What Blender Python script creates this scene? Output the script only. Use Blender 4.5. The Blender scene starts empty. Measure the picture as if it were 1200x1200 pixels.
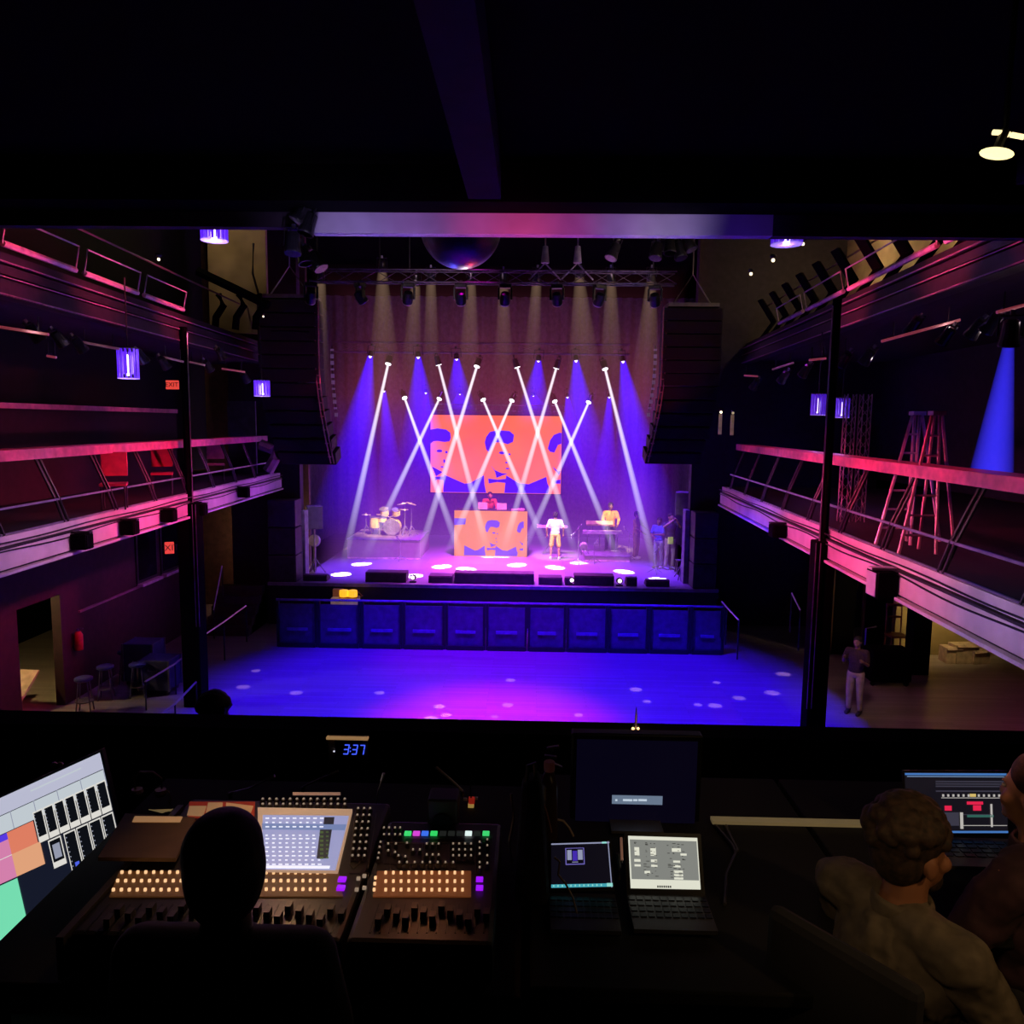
import bpy, bmesh, math, random
from mathutils import Vector, Matrix, Quaternion
random.seed(7)
sc = bpy.context.scene
COL = sc.collection
R = math.radians
# ------------------------------------------------------------------ camera
EYE = Vector((0, 0, 6.2)); F = 907.0
PSI, TH, RHO = R(1.26), R(6.54), .012
fw = Vector((-math.sin(PSI)*math.cos(TH), math.cos(PSI)*math.cos(TH), -math.sin(TH)))
rt0 = Vector((math.cos(PSI), math.sin(PSI), 0)); up0 = rt0.cross(fw)
rt = rt0*math.cos(RHO) + up0*math.sin(RHO); up = up0*math.cos(RHO) - rt0*math.sin(RHO)
def ray(px, py): return fw + rt*((px-600)/F) + up*((600-py)/F)
def P(px, py, D): d = ray(px, py); return EYE + d*(D/d.y)
def PZ(px, py, z): d = ray(px, py); return EYE + d*((z-EYE.z)/d.z)
cd = bpy.data.cameras.new('camera'); cam = bpy.data.objects.new('camera', cd); COL.objects.link(cam)
cd.sensor_width = 36; cd.lens = F/1200*36; cd.clip_start = .05; cd.clip_end = 200
cam.matrix_world = Matrix.Translation(EYE) @ Matrix((rt, up, -fw)).transposed().to_4x4()
sc.camera = cam
sc.view_settings.view_transform = 'Standard'; sc.view_settings.look = 'None'
cy = sc.cycles
cy.use_denoising = True; cy.max_bounces = 5; cy.diffuse_bounces = 2; cy.glossy_bounces = 2
cy.transparent_max_bounces = 24; cy.volume_bounces = 0; cy.caustics_reflective = False; cy.caustics_refractive = False
cy.sample_clamp_indirect = 3; cy.volume_max_steps = 96; cy.use_adaptive_sampling = True; cy.adaptive_threshold = .03
w = bpy.data.worlds.new('world'); sc.world = w; w.use_nodes = True
w.node_tree.nodes['Background'].inputs[0].default_value = (.6, .2, .4, 1)
w.node_tree.nodes['Background'].inputs[1].default_value = .0012
# ------------------------------------------------------------------ materials
def S(r, g, b):
    f = lambda c: (c/255/12.92) if c/255 <= .04045 else ((c/255+.055)/1.055)**2.4
    return (f(r), f(g), f(b))
MC = {}
def mat(name, col=(.1,.1,.1), rough=.6, metal=0, var=.25, scale=6, em=None, es=0, bump=0):
    if name in MC: return MC[name]
    m = bpy.data.materials.new(name); m.use_nodes = True; nt = m.node_tree; b = nt.nodes['Principled BSDF']
    b.inputs['Roughness'].default_value = rough; b.inputs['Metallic'].default_value = metal
    tc = nt.nodes.new('ShaderNodeTexCoord'); nz = nt.nodes.new('ShaderNodeTexNoise'); nz.inputs['Scale'].default_value = scale
    nt.links.new(tc.outputs['Object'], nz.inputs['Vector'])
    rp = nt.nodes.new('ShaderNodeValToRGB'); nt.links.new(nz.outputs['Fac'], rp.inputs['Fac'])
    rp.color_ramp.elements[0].position = .3; rp.color_ramp.elements[1].position = .7
    rp.color_ramp.elements[0].color = (*[c*(1-var) for c in col], 1); rp.color_ramp.elements[1].color = (*[min(1, c*(1+var)) for c in col], 1)
    nt.links.new(rp.outputs['Color'], b.inputs['Base Color'])
    if bump:
        bp = nt.nodes.new('ShaderNodeBump'); bp.inputs['Strength'].default_value = bump
        nt.links.new(nz.outputs['Fac'], bp.inputs['Height']); nt.links.new(bp.outputs['Normal'], b.inputs['Normal'])
    if em:
        b.inputs['Emission Color'].default_value = (*em, 1); b.inputs['Emission Strength'].default_value = es
    MC[name] = m; return m
def emit(name, col, s=1): return mat(name, tuple(c*.1 for c in col), .5, em=col, es=s)
BLACK = mat('black paint', (.012,.011,.013), .55)
BLK2 = mat('black plastic', (.006,.006,.007), .35)
MATTE = mat('matte soffit black', (.0025,.002,.0025), .95); MATTE.node_tree.nodes['Principled BSDF'].inputs['Specular IOR Level'].default_value = .05
DECKM = mat('black deck', (.008,.006,.008), .8)
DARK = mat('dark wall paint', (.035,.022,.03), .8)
MAROON = mat('maroon wall', (.038,.011,.016), .75, bump=.1)
STEEL = mat('steel', (.35,.34,.36), .35, .9)
GREYM = mat('grey metal', (.18,.17,.19), .45, .6)
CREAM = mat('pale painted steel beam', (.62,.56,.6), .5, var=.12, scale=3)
TAN = mat('tan plaster', (.42,.32,.16), .8, scale=2)
WHITE = mat('white', (.8,.78,.76), .5, var=.05)
WOODD = mat('dark stained wood', (.07,.035,.02), .5)
def plank_mat(name, c1, c2, rough, sx=.12, sy=2.2):
    m = bpy.data.materials.new(name); m.use_nodes = True; nt = m.node_tree; b = nt.nodes['Principled BSDF']
    tc = nt.nodes.new('ShaderNodeTexCoord'); mp = nt.nodes.new('ShaderNodeMapping'); mp.inputs['Location'].default_value = (50.37, 50.21, .013)
    nt.links.new(tc.outputs['Object'], mp.inputs['Vector']); br = nt.nodes.new('ShaderNodeTexBrick')
    br.inputs['Scale'].default_value = 1; br.inputs['Brick Width'].default_value = sy; br.inputs['Row Height'].default_value = sx
    br.inputs['Mortar Size'].default_value = .003; br.inputs['Color1'].default_value = (*c1, 1); br.inputs['Color2'].default_value = (*c2, 1)
    br.inputs['Mortar'].default_value = (*[c*.4 for c in c1], 1)
    nt.links.new(mp.outputs['Vector'], br.inputs['Vector']); nt.links.new(br.outputs['Color'], b.inputs['Base Color'])
    nz = nt.nodes.new('ShaderNodeTexNoise'); nz.inputs['Scale'].default_value = .9; nz.inputs['Detail'].default_value = 1
    nt.links.new(mp.outputs['Vector'], nz.inputs['Vector'])
    mr = nt.nodes.new('ShaderNodeMapRange'); mr.inputs[1].default_value = .3; mr.inputs[2].default_value = .7; mr.inputs[3].default_value = rough*.8; mr.inputs[4].default_value = rough*1.3
    b.inputs['Roughness'].default_value = rough; b.inputs['Specular IOR Level'].default_value = .4
    return m
FLOOR = plank_mat('hall floor boards', (.34,.28,.24), (.26,.22,.19), .32)
STAGEF = plank_mat('stage floor panels', (.30,.27,.30), (.24,.22,.25), .4, 1.2, 2.4)
# ------------------------------------------------------------------ mesh builder
class MB:
    def __init__(s): s.bm = bmesh.new(); s.mi = 0
    def face(s, vs):
        try:
            f = s.bm.faces.new(vs); f.material_index = s.mi; return f
        except ValueError: return None
    def hexa(s, p):  # 8 corners: bottom 0-3 ccw, top 4-7
        v = [s.bm.verts.new(q) for q in p]
        for q in ((3,2,1,0),(4,5,6,7),(0,1,5,4),(1,2,6,5),(2,3,7,6),(3,0,4,7)): s.face([v[i] for i in q])
        return s
    def box(s, a, b):
        x0,y0,z0 = a; x1,y1,z1 = b
        return s.hexa([(x0,y0,z0),(x1,y0,z0),(x1,y1,z0),(x0,y1,z0),(x0,y0,z1),(x1,y0,z1),(x1,y1,z1),(x0,y1,z1)])
    def cbox(s, c, d, rot=None):
        c = Vector(c); h = Vector(d)/2
        pts = [(-1,-1,-1),(1,-1,-1),(1,1,-1),(-1,1,-1),(-1,-1,1),(1,-1,1),(1,1,1),(-1,1,1)]
        o = []
        for p in pts:
            v = Vector((p[0]*h.x, p[1]*h.y, p[2]*h.z))
            if rot: v = rot @ v
            o.append(c+v)
        return s.hexa(o)
    def cyl(s, a, b, r0, r1=None, n=10, caps=True):
        a = Vector(a); b = Vector(b); r1 = r0 if r1 is None else r1
        d = (b-a).normalized(); q = d.to_track_quat('Z', 'Y')
        A = []; B = []
        for i in range(n):
            t = 2*math.pi*i/n; e = q @ Vector((math.cos(t), math.sin(t), 0))
            A.append(s.bm.verts.new(a+e*r0)); B.append(s.bm.verts.new(b+e*r1))
        for i in range(n): s.face([A[i], A[(i+1)%n], B[(i+1)%n], B[i]])
        if caps: s.face(A[::-1]); s.face(B)
        return s
    def path(s, pts, r, n=8):
        pts = [Vector(p) for p in pts]; rings = []
        for i, p in enumerate(pts):
            d = (pts[min(i+1, len(pts)-1)] - pts[max(i-1, 0)]).normalized(); q = d.to_track_quat('Z', 'Y')
            rings.append([s.bm.verts.new(p + q @ Vector((math.cos(2*math.pi*k/n)*r, math.sin(2*math.pi*k/n)*r, 0))) for k in range(n)])
        for a, b in zip(rings, rings[1:]):
            for i in range(n): s.face([a[i], a[(i+1)%n], b[(i+1)%n], b[i]])
        s.face(rings[0][::-1]); s.face(rings[-1]); return s
    def ball(s, c, r, seg=14, ring=9, rot=None):
        c = Vector(c); r = Vector((r, r, r)) if isinstance(r, (int, float)) else Vector(r)
        rows = []
        for j in range(ring+1):
            t = math.pi*j/ring
            if j in (0, ring): 
                v = Vector((0, 0, math.cos(t)*r.z)); v = rot @ v if rot else v
                rows.append([s.bm.verts.new(c+v)]); continue
            row = []
            for i in range(seg):
                a = 2*math.pi*i/seg; v = Vector((math.sin(t)*math.cos(a)*r.x, math.sin(t)*math.sin(a)*r.y, math.cos(t)*r.z))
                v = rot @ v if rot else v
                row.append(s.bm.verts.new(c+v))
            rows.append(row)
        for j in range(ring):
            a, b = rows[j], rows[j+1]
            for i in range(seg):
                k = (i+1) % seg
                if len(a) == 1: s.face([a[0], b[i], b[k]])
                elif len(b) == 1: s.face([a[i], b[0], a[k]])
                else: s.face([a[i], b[i], b[k], a[k]])
        return s
    def cap(s, a, b, r0, r1, n=12):   # tapered capsule
        s.cyl(a, b, r0, r1, n); s.ball(a, r0, n, 8); s.ball(b, r1, n, 8); return s
    def poly(s, pts, th=0, nrm=None):
        pts = [Vector(p) for p in pts]
        if not th: s.face([s.bm.verts.new(p) for p in pts]); return s
        nrm = Vector(nrm); A = [s.bm.verts.new(p) for p in pts]; B = [s.bm.verts.new(p+nrm*th) for p in pts]
        s.face(A[::-1]); s.face(B); k = len(pts)
        for i in range(k): s.face([A[i], A[(i+1)%k], B[(i+1)%k], B[i]])
        return s
    def lathe(s, prof, c=(0,0,0), n=16):
        c = Vector(c); rows = []
        for r, z in prof: rows.append([s.bm.verts.new(c+Vector((r*math.cos(2*math.pi*i/n), r*math.sin(2*math.pi*i/n), z))) for i in range(n)])
        for a, b in zip(rows, rows[1:]):
            for i in range(n): s.face([a[i], a[(i+1)%n], b[(i+1)%n], b[i]])
        s.face(rows[0][::-1]); s.face(rows[-1]); return s
    def build(s, name, mats, parent=None, smooth=False, bevel=0, world=True, fix=True):
        if fix: bmesh.ops.recalc_face_normals(s.bm, faces=s.bm.faces)
        me = bpy.data.meshes.new(name); s.bm.to_mesh(me); s.bm.free()
        for m in (mats if isinstance(mats, (list, tuple)) else [mats]): me.materials.append(m)
        if smooth: me.shade_smooth()
        o = bpy.data.objects.new(name, me); COL.objects.link(o)
        if bevel:
            b = o.modifiers.new('bevel', 'BEVEL'); b.width = bevel; b.segments = 2; b.limit_method = 'ANGLE'
        if parent is not None:
            o.parent = parent
            if world:
                o.matrix_parent_inverse = parent_world(parent).inverted()
        return o
def parent_world(p):
    m = p.matrix_basis.copy()
    if p.parent: m = parent_world(p.parent) @ p.matrix_parent_inverse @ m
    return m
def tag(o, label, cat, group=None, kind=None):
    o['label'] = label; o['category'] = cat
    if group: o['group'] = group
    if kind: o['kind'] = kind
    return o
ORD = ['first','second','third','fourth','fifth','sixth','seventh','eighth','ninth','tenth','eleventh']
def struct(o, label=None, cat=None):
    o['kind'] = 'structure'
    if label: o['label'] = label; o['category'] = cat or 'structure'
    return o
def thing(name, label, cat, loc=(0,0,0), rz=0, group=None, quat=None):
    o = bpy.data.objects.new(name, None); COL.objects.link(o); o.location = loc
    o.empty_display_size = .1
    if quat is not None: o.rotation_mode = 'QUATERNION'; o.rotation_quaternion = quat
    else: o.rotation_euler = (0, 0, rz)
    return tag(o, label, cat, group)
KIDS = {}
def dup(root, loc, rz=None, label=None, quat=None, scale=None):
    def cp(o, par):
        c = o.copy(); COL.objects.link(c)
        if par: c.parent = par
        for ch in list(o.children):
            if not ch.name.startswith('light_beam'): cp(ch, c)
        return c
    r = cp(root, None); r.location = loc
    if quat is not None: r.rotation_mode = 'QUATERNION'; r.rotation_quaternion = quat
    elif rz is not None: r.rotation_mode = 'XYZ'; r.rotation_euler = (0, 0, rz)
    if scale: r.scale = (scale,)*3
    if label: r['label'] = label
    return r
def lamp(kind, loc, col, power, target=None, angle=40, blend=.6, size=.05, square=False, parent=None, sizey=None):
    l = bpy.data.lights.new(kind.lower()+' light', kind); l.color = col; l.energy = power
    if kind == 'SPOT':
        l.spot_size = R(angle); l.spot_blend = blend; l.shadow_soft_size = size; l.use_square = square
    elif kind == 'AREA':
        l.size = size
        if sizey: l.shape = 'RECTANGLE'; l.size_y = sizey
        l.spread = R(angle)
    else: l.shadow_soft_size = size
    o = bpy.data.objects.new('stage lamp', l); COL.objects.link(o); o.location = loc  # serves real fixtures and also added lights that have no fixture
    if target is not None:
        o.rotation_mode = 'QUATERNION'; o.rotation_quaternion = (Vector(target)-Vector(loc)).to_track_quat('-Z', 'Y')
    return o
def textmesh(txt, size, name, m, parent, loc, rot, align='CENTER', extr=.002):
    c = bpy.data.curves.new('lettering', 'FONT'); c.body = txt; c.size = size; c.align_x = align; c.align_y = 'CENTER'; c.extrude = extr
    t = bpy.data.objects.new('tmp', c); COL.objects.link(t); bpy.context.view_layer.update()
    me = bpy.data.meshes.new_from_object(t.evaluated_get(bpy.context.evaluated_depsgraph_get()))
    bpy.data.objects.remove(t); me.materials.clear(); me.materials.append(m)
    o = bpy.data.objects.new(name, me); COL.objects.link(o); o.matrix_world = Matrix.Translation(loc) @ rot.to_4x4()
    if parent: o.parent = parent; o.matrix_parent_inverse = parent_world(parent).inverted()
    return o
UPR = Matrix.Rotation(R(90), 3, 'X')       # text facing -y (towards camera)
# ------------------------------------------------------------------ light beams put in as self-glowing cones
def beam_mat(name, col, amp, r0, r1, p=1.0, fade=1.0, start=0.):
    m = bpy.data.materials.new(name); m.use_nodes = True; nt = m.node_tree; nt.nodes.clear()
    out = nt.nodes.new('ShaderNodeOutputMaterial'); e = nt.nodes.new('ShaderNodeVolumePrincipled'); e.inputs['Density'].default_value = 0; e.inputs['Emission Color'].default_value = (*col, 1)
    tc = nt.nodes.new('ShaderNodeTexCoord'); sx = nt.nodes.new('ShaderNodeSeparateXYZ'); nt.links.new(tc.outputs['Object'], sx.inputs[0])
    def M(op, a, b=None):
        n = nt.nodes.new('ShaderNodeMath'); n.operation = op; n.use_clamp = False
        for i, v in enumerate((a, b)):
            if v is None: continue
            if isinstance(v, (int, float)): n.inputs[i].default_value = v
            else: nt.links.new(v, n.inputs[i])
        return n.outputs[0]
    t = M('MULTIPLY', sx.outputs['Z'], -1.0)
    rr = M('ADD', M('MULTIPLY', t, r1-r0), r0)
    den = M('POWER', rr, p)
    rem = M('POWER', M('MAXIMUM', M('SUBTRACT', 1.0, t), 0.0), fade)
    rad = M('DIVIDE', M('SQRT', M('ADD', M('MULTIPLY', sx.outputs['X'], sx.outputs['X']), M('MULTIPLY', sx.outputs['Y'], sx.outputs['Y']))), rr)
    soft = M('POWER', M('MAXIMUM', M('SUBTRACT', 1.0, rad), 0.0), start) if start else 1.0
    s = M('MULTIPLY', M('MULTIPLY', M('DIVIDE', amp, den), rem), soft)
    nt.links.new(s, e.inputs['Emission Strength']); nt.links.new(e.outputs[0], out.inputs['Volume'])
    m.cycles.volume_step_rate = .8
    return m
def cone(name, a, b, r0, r1, m, parent=None, n=20):
    a = Vector(a); b = Vector(b); L = (b-a).length
    mb = MB(); mb.cyl((0,0,0), (0,0,-1), r0, r1, n)
    o = mb.build(name, m); o.rotation_mode = 'QUATERNION'
    o.rotation_quaternion = (b-a).to_track_quat('-Z', 'Y'); o.location = a; o.scale = (1, 1, L)
    if parent: o.parent = parent; o.matrix_parent_inverse = parent_world(parent).inverted()
    o.visible_shadow = True
    return o
# ================================================================== ARCHITECTURE
XL = lambda D: -6.45-.045*D
XR = lambda D: 4.05+.046*D
XUL = lambda D: -6.5-.048*D
XUR = lambda D: 5.0+.057*D
FOHZ = 4.0; DECK = 4.63; EDGE = 3.4
def strip(mb, X, s, D0, D1, o0, o1, z0, z1):
    a, b = (o0, o1) if s > 0 else (-o1, -o0)
    return mb.hexa([(X(D0)+a, D0, z0), (X(D0)+b, D0, z0), (X(D1)+b, D1, z0), (X(D1)+a, D1, z0),
                    (X(D0)+a, D0, z1), (X(D0)+b, D0, z1), (X(D1)+b, D1, z1), (X(D1)+a, D1, z1)])
struct(MB().box((-14, -6, -.2), (15, 40, 0)).build('floor', FLOOR))
struct(MB().box((-14, -6, 12.6), (15, 40, 12.8)).build('ceiling', MATTE))
struct(MB().box((-14.2, -6, 0), (-14, 40, 12.6)).build('wall_outer_left', MATTE))
struct(MB().box((15, -6, 0), (15.2, 40, 12.6)).build('wall_outer_right', MATTE))
struct(MB().box((-14, 39.8, 0), (15, 40, 12.6)).build('wall_stage_back', MATTE))
struct(MB().box((-14, -6.2, 0), (15, -6, 12.6)).build('wall_rear', MATTE))
# left lower lobby wall with doorway gap
wl = MB()
wl.box((-10.2, -6, 0), (-10, 14.6, 4.5)); wl.box((-10.2, 14.6, 2.45), (-10, 16.0, 4.5)); wl.box((-10.2, 16.0, 0), (-10, 22.6, 4.5))
struct(wl.build('wall_left_lobby', MAROON))
struct(MB().box((-13.2, 13.2, 0), (-13, 18, 4.5)).build('wall_back_room', TAN))
struct(MB().box((-14, 22.6, 0), (-10, 22.8, 4.5)).build('wall_lobby_end', DARK))
struct(MB().box((-10.6, -6, 4.63), (-10.4, 24.8, 12.6)).build('wall_left_upper', DECKM))
struct(MB().box((-14, 25.4, 0), (-7.3, 25.6, 12.6)).build('wall_left_passage', mat('brown passage wall', (.12,.06,.04), .8)))
# right lobby back wall with dark openings
wr = MB()
wr.box((7.9, 21.0, 0), (9.0, 21.2, 4.4)); wr.box((9.0, 21.0, 2.5), (10.1, 21.2, 4.4)); wr.box((10.1, 21.0, 0), (15, 21.2, 4.4))
struct(wr.build('wall_lobby_right', mat('ochre plaster', (.34,.25,.10), .85, var=.35, scale=1.1)))
struct(MB().box((10.6, -6, 4.63), (10.8, 24, 12.6)).build('wall_right_upper', DARK))
# proscenium
xpl = P(352, 640, 23.3).x; xpr = P(806, 640, 23.3).x
STG = 1.3; SF = 23.0; SB = 33.5
struct(MB().box((-9.3, 23.85, 0), (xpl-.14, 24.2, 12.6)).build('wall_proscenium_left', mat('black proscenium', (.03,.018,.03), .7)))
struct(MB().box((xpr+.14, 23.85, 0), (10.6, 24.2, 12.6)).build('wall_proscenium_right', MC['black proscenium']))
EDG = mat('proscenium edge trim', (.35,.3,.42), .5)
struct(MB().box((xpl-.14, 23.8, STG), (xpl, 24.2, 3.4)).build('trim_1', EDG))
struct(MB().box((xpr, 23.8, STG), (xpr+.14, 24.2, 3.6)).build('trim_2', EDG))
xs0 = P(314, 685, SF).x; xs1 = P(842, 691, SF).x
# stage platform: deck + black fascia
st = thing('stage_platform', 'wide raised stage with a glossy floor and black front skirt, facing the dance floor', 'stage', (0, SF, 0))
MB().box((xs0, SF+.02, STG-.06), (xs1, SF+.8, STG)).build('apron', STAGEF, st)
MB().box((xpl-.12, SF+.8, STG-.06), (xpr+.12, SB+2, STG)).build('stage_floor', STAGEF, st)
MB().box((xs0, SF, 0), (xs1, SF+.12, STG-.07)).build('stage_skirt', BLACK, st)
MB().box((xs0, SF-.03, STG-.09), (xs1, SF+.02, STG+.01)).build('stage_edge_strip', mat('edge strip', (.3,.25,.35), .4), st)
# back drape of the stage (folded cloth)
mb = MB(); n = 150; x0, x1 = -9.5, 8.5; top = []; bot = []
for i in range(n+1):
    x = x0+(x1-x0)*i/n; y = SB+.12*math.sin(i*1.7)+.05*math.sin(i*.6)
    bot.append(mb.bm.verts.new((x, y, STG))); top.append(mb.bm.verts.new((x, y, 11.5)))
for i in range(n): mb.face([bot[i], bot[i+1], top[i+1], top[i]])
tag(mb.build('backdrop_curtain', mat('grey stage drape', (.09,.07,.09), .95), smooth=True), 'tall dark pleated curtain hanging across the back of the stage', 'curtain')
for s, x in ((-1, P(372, 500, 29).x-.6), (1, P(800, 500, 29).x+.5)):
    mb = MB()
    for i in range(20):
        y = 25.5+i*.4; mb.poly([(x+.06*(i%2), y, STG), (x+.06*((i+1)%2), y+.4, STG), (x+.06*((i+1)%2), y+.4, 10.8), (x+.06*(i%2), y, 10.8)])
    tag(mb.build('wing_curtain', MC['grey stage drape']), ('black wing curtain behind the left speaker hang' if s < 0 else 'black wing curtain behind the right speaker hang'), 'curtain')
# ------------------------------------------------------------------ balconies
def balcony(side):
    s = -1 if side == 'left' else 1
    X = XL if s < 0 else XR; U = XUL if s < 0 else XUR; D0 = 3.8; D1 = 23.2 if s < 0 else 20.2
    wx = 3.6 if s < 0 else 5.6
    mb = MB(); strip(mb, X, s, D0, D1, .16, wx, 4.45, DECK); strip(mb, X, s, D0, D1, .16, .4, 4.13, 4.45)
    struct(mb.build('balcony_deck_'+side, DECKM))
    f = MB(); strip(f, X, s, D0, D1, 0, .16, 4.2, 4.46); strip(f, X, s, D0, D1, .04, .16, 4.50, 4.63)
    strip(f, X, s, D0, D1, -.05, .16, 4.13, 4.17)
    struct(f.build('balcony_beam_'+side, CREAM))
    g = MB(); strip(g, X, s, D0, D1, -.01, .16, 4.465, 4.49); strip(g, X, s, D0, D1, .03, .16, 4.17, 4.2)
    # cable runs along the beam
    for z, am in ((4.43, .022), (4.56, .012)):
        pts = [(X(D)-s*.03, D, z+am*math.sin(D*1.9+z*9)) for D in [D0+(D1-D0)*i/60 for i in range(61)]]
        if z != 4.30: g.path(pts, .012, 5)
    struct(g.build('beam_cable_run_'+side, BLACK))
    # upper balcony slab
    u = -.2 if s < 0 else .06
    mb = MB(); strip(mb, U, s, 3.8, 24, .25, wx-.4, 8.1+u, 8.6+u)
    struct(mb.build('upper_balcony_deck_'+side, DARK))
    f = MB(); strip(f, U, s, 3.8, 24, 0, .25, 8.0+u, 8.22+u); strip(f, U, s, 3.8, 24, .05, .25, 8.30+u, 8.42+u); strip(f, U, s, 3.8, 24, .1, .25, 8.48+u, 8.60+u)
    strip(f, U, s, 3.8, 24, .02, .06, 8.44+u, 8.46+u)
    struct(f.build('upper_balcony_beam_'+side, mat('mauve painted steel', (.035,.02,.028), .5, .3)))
    m = MB()
    for zz_ in (8.45, 8.25, 8.02): m.path([(U(D)-s*.015, D, zz_+u) for D in (3.9, 14, 24)], .011, 5)
    struct(m.build('trim_upper_'+side, mat('mauve trim line', (.45,.25,.3), .4)))
    # lower rail: thing with ledge, mid rail and leaning posts
    r = thing('balcony_railing', f'leaning black balcony railing with a broad red-lit drink ledge, {side} lower balcony', 'railing', (X(10), 10, DECK))
    m = MB(); strip(m, X, s, D0, D1-.6, .22, .62, 5.60, 5.75); m.build('drink_ledge', mat('drink ledge', (.62,.16,.25), .4), r)
    m = MB(); strip(m, X, s, D0, D1-.6, .10, .13, 4.97, 5.0); m.build('mid_rail', STEEL, r)
    m = MB(); strip(m, X, s, D0, D1-.6, .05, .08, 4.64, 4.66); m.build('bottom_rail', STEEL, r)
    D = D0+1.4; k = 0
    while D < D1-1:
        m = MB()
        for q in (-.05, .05):
            m.cyl((X(D)+s*.06, D+q+.1, 4.64), (X(D)+s*.12, D+q, 5.0), .022, n=6); m.cyl((X(D)+s*.12, D+q, 5.0), (X(D)+s*.32, D+q-.12, 5.62), .022, n=6)
        m.build('post', BLACK, r); D += 1.55; k += 1
    return r
balcony('left'); balcony('right')
# glass bays of the upper balcony rails: red lit bottom bar, thin frame
PINKBAR = mat('painted rail bar', (.75,.45,.5), .4)
UZ = {'left': -.2, 'right': .06}
def upper_rail(side):
    s = -1 if side == 'left' else 1; U = XUL if s < 0 else XUR
    r = thing('upper_railing', f'slanted pale-framed balcony railing high on the {side} side', 'railing', (U(12), 12, 8.6))
    zo = UZ[side]
    px = [-160, -70, 2, 98, 168, 220] if s < 0 else [1360, 1190, 1078, 975, 930, 900]
    Ds = []
    for p in px:
        t = (p-620)/F; Ds.append(-6.5/(t+.048) if s < 0 else 5.0/(t-.057))
    for a, b in zip(Ds, Ds[1:]):
        g = .12
        m = MB(); m.cyl((U(a), a+g, 8.68+zo), (U(b), b-g, 8.68+zo), .045, n=6); m.build('bottom_bar', PINKBAR, r)
        m = MB(); m.path([(U(a), a+g, 8.68+zo), (U(a)-s*.1, a+g-.05, 9.03+zo), (U(b)-s*.1, b-g-.05, 9.03+zo), (U(b), b-g, 8.68+zo)], .014, 6); m.build('bay_frame', mat('pale frame', (.55,.42,.45), .4), r)
    m = MB(); m.path([(U(D)+s*.35, D, 9.5+zo) for D in (5, 14, 23)], .02, 6); m.build('handrail', mat('red tinted handrail', (.15,.06,.07), .4), r)
    # kinked bracket posts
    D = 11.0 if s > 0 else 30
    while D < 23.5:
        x = U(D)+s*.15
        m = MB(); m.hexa([(x-.03,D-.16,8.6),(x+.03,D-.16,8.6),(x+.03,D+.2,8.6),(x-.03,D+.2,8.6),(x-.03+s*.35,D-.16,9.1),(x+.03+s*.35,D-.16,9.1),(x+.03+s*.35,D+.2,9.1),(x-.03+s*.35,D+.2,9.1)])
        m.hexa([(x-.03+s*.35,D-.16,9.1),(x+.03+s*.35,D-.16,9.1),(x+.03+s*.35,D+.2,9.1),(x-.03+s*.35,D+.2,9.1),(x-.03-s*.05,D-.16,9.7),(x+.03-s*.05,D-.16,9.7),(x+.03-s*.05,D+.2,9.7),(x-.03-s*.05,D+.2,9.7)])
        m.build('bracket_post', MATTE, r); D += 1.25
upper_rail('left'); upper_rail('right')
# tan lit walls at the far end of the upper balconies
TANW = mat('tan lit panel', (.42,.30,.17), .9, var=.35, scale=1.2)
a = P(243, 285, 21.8); b = P(311, 285, 21.8)
struct(MB().box((a.x, 21.8, 8.6), (b.x, 21.95, 12.0)).build('wall_tan_left', TANW))
struct(MB().box((9.3, 9, 8.6), (9.45, 24, 12.2)).build('wall_tan_right', TANW))
# wavy silhouetted rail in front of the left tan wall
for i, (xx, lab) in enumerate(((250, 'nearest the lamp'), (274, 'in the middle'), (297, 'at the far end'))):
    m = MB(); pts = [P(xx+6, 345, 20.5), P(xx+12, 358, 20.5), P(xx+3, 372, 20.5), P(xx+2, 386, 20.5)]
    m.path(pts, .09, 6); tag(m.build('curved_bracket', MATTE), f'dark curved rail bracket against the tan wall high on the left, {lab}', 'bracket')
m = MB(); m.path([P(232, 318, 20.4), P(270, 336, 20.4), P(315, 358, 20.4)], .13, 6); m.path([P(318, 388, 20.4), P(345, 388, 20.4), P(362, 389, 20.4)], .02, 6)
tag(m.build('stair_handrail', MATTE), 'thick dark diagonal handrail crossing the tan wall high on the left', 'handrail')
m = MB(); m.path([P(297, 285, 20.9), P(296, 320, 20.9), P(303, 345, 20.9)], .03, 6)
tag(m.build('hanging_cable', BLACK), 'dark cable hanging down in front of the tan wall on the left', 'cable')
# columns
def column(x, D, wlow, z1, wup, lab):
    c = thing('support_column', lab, 'column', (x, D, 0))
    MB().box((x-wlow/2, D-wlow/2, 0), (x+wlow/2, D+wlow/2, z1)).build('lower_shaft', MATTE, c, bevel=.02)
    MB().cyl((x, D, z1), (x, D, 8.1), wup/2, n=12).build('upper_shaft', MATTE, c)
    m = MB(); sgn = -1 if x > 0 else 1
    for q in (0, .07): m.cyl((x+sgn*(wlow/2+.02-q), D-wlow/2-.02, 1.8), (x+sgn*(wlow/2+.02-q), D-wlow/2-.02, z1-.02), .007, n=6)
    m.build('conduit', STEEL, c)
    m = MB(); m.path([(x+sgn*(wup/2+.015), D-.05, z1), (x+sgn*(wup/2+.015), D-.05, 8.0)], .012, 6); m.build('upper_conduit', STEEL, c)
xc = P(961, 700, 12.0).x; column(xc, 12.0, .30, 4.45, .13, 'black square column carrying the right balcony at the edge of the blue floor')
xc = P(226, 700, 16.2).x; column(xc, 16.2, .40, 4.45, .16, 'black column carrying the left balcony beside the red exit sign')
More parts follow.
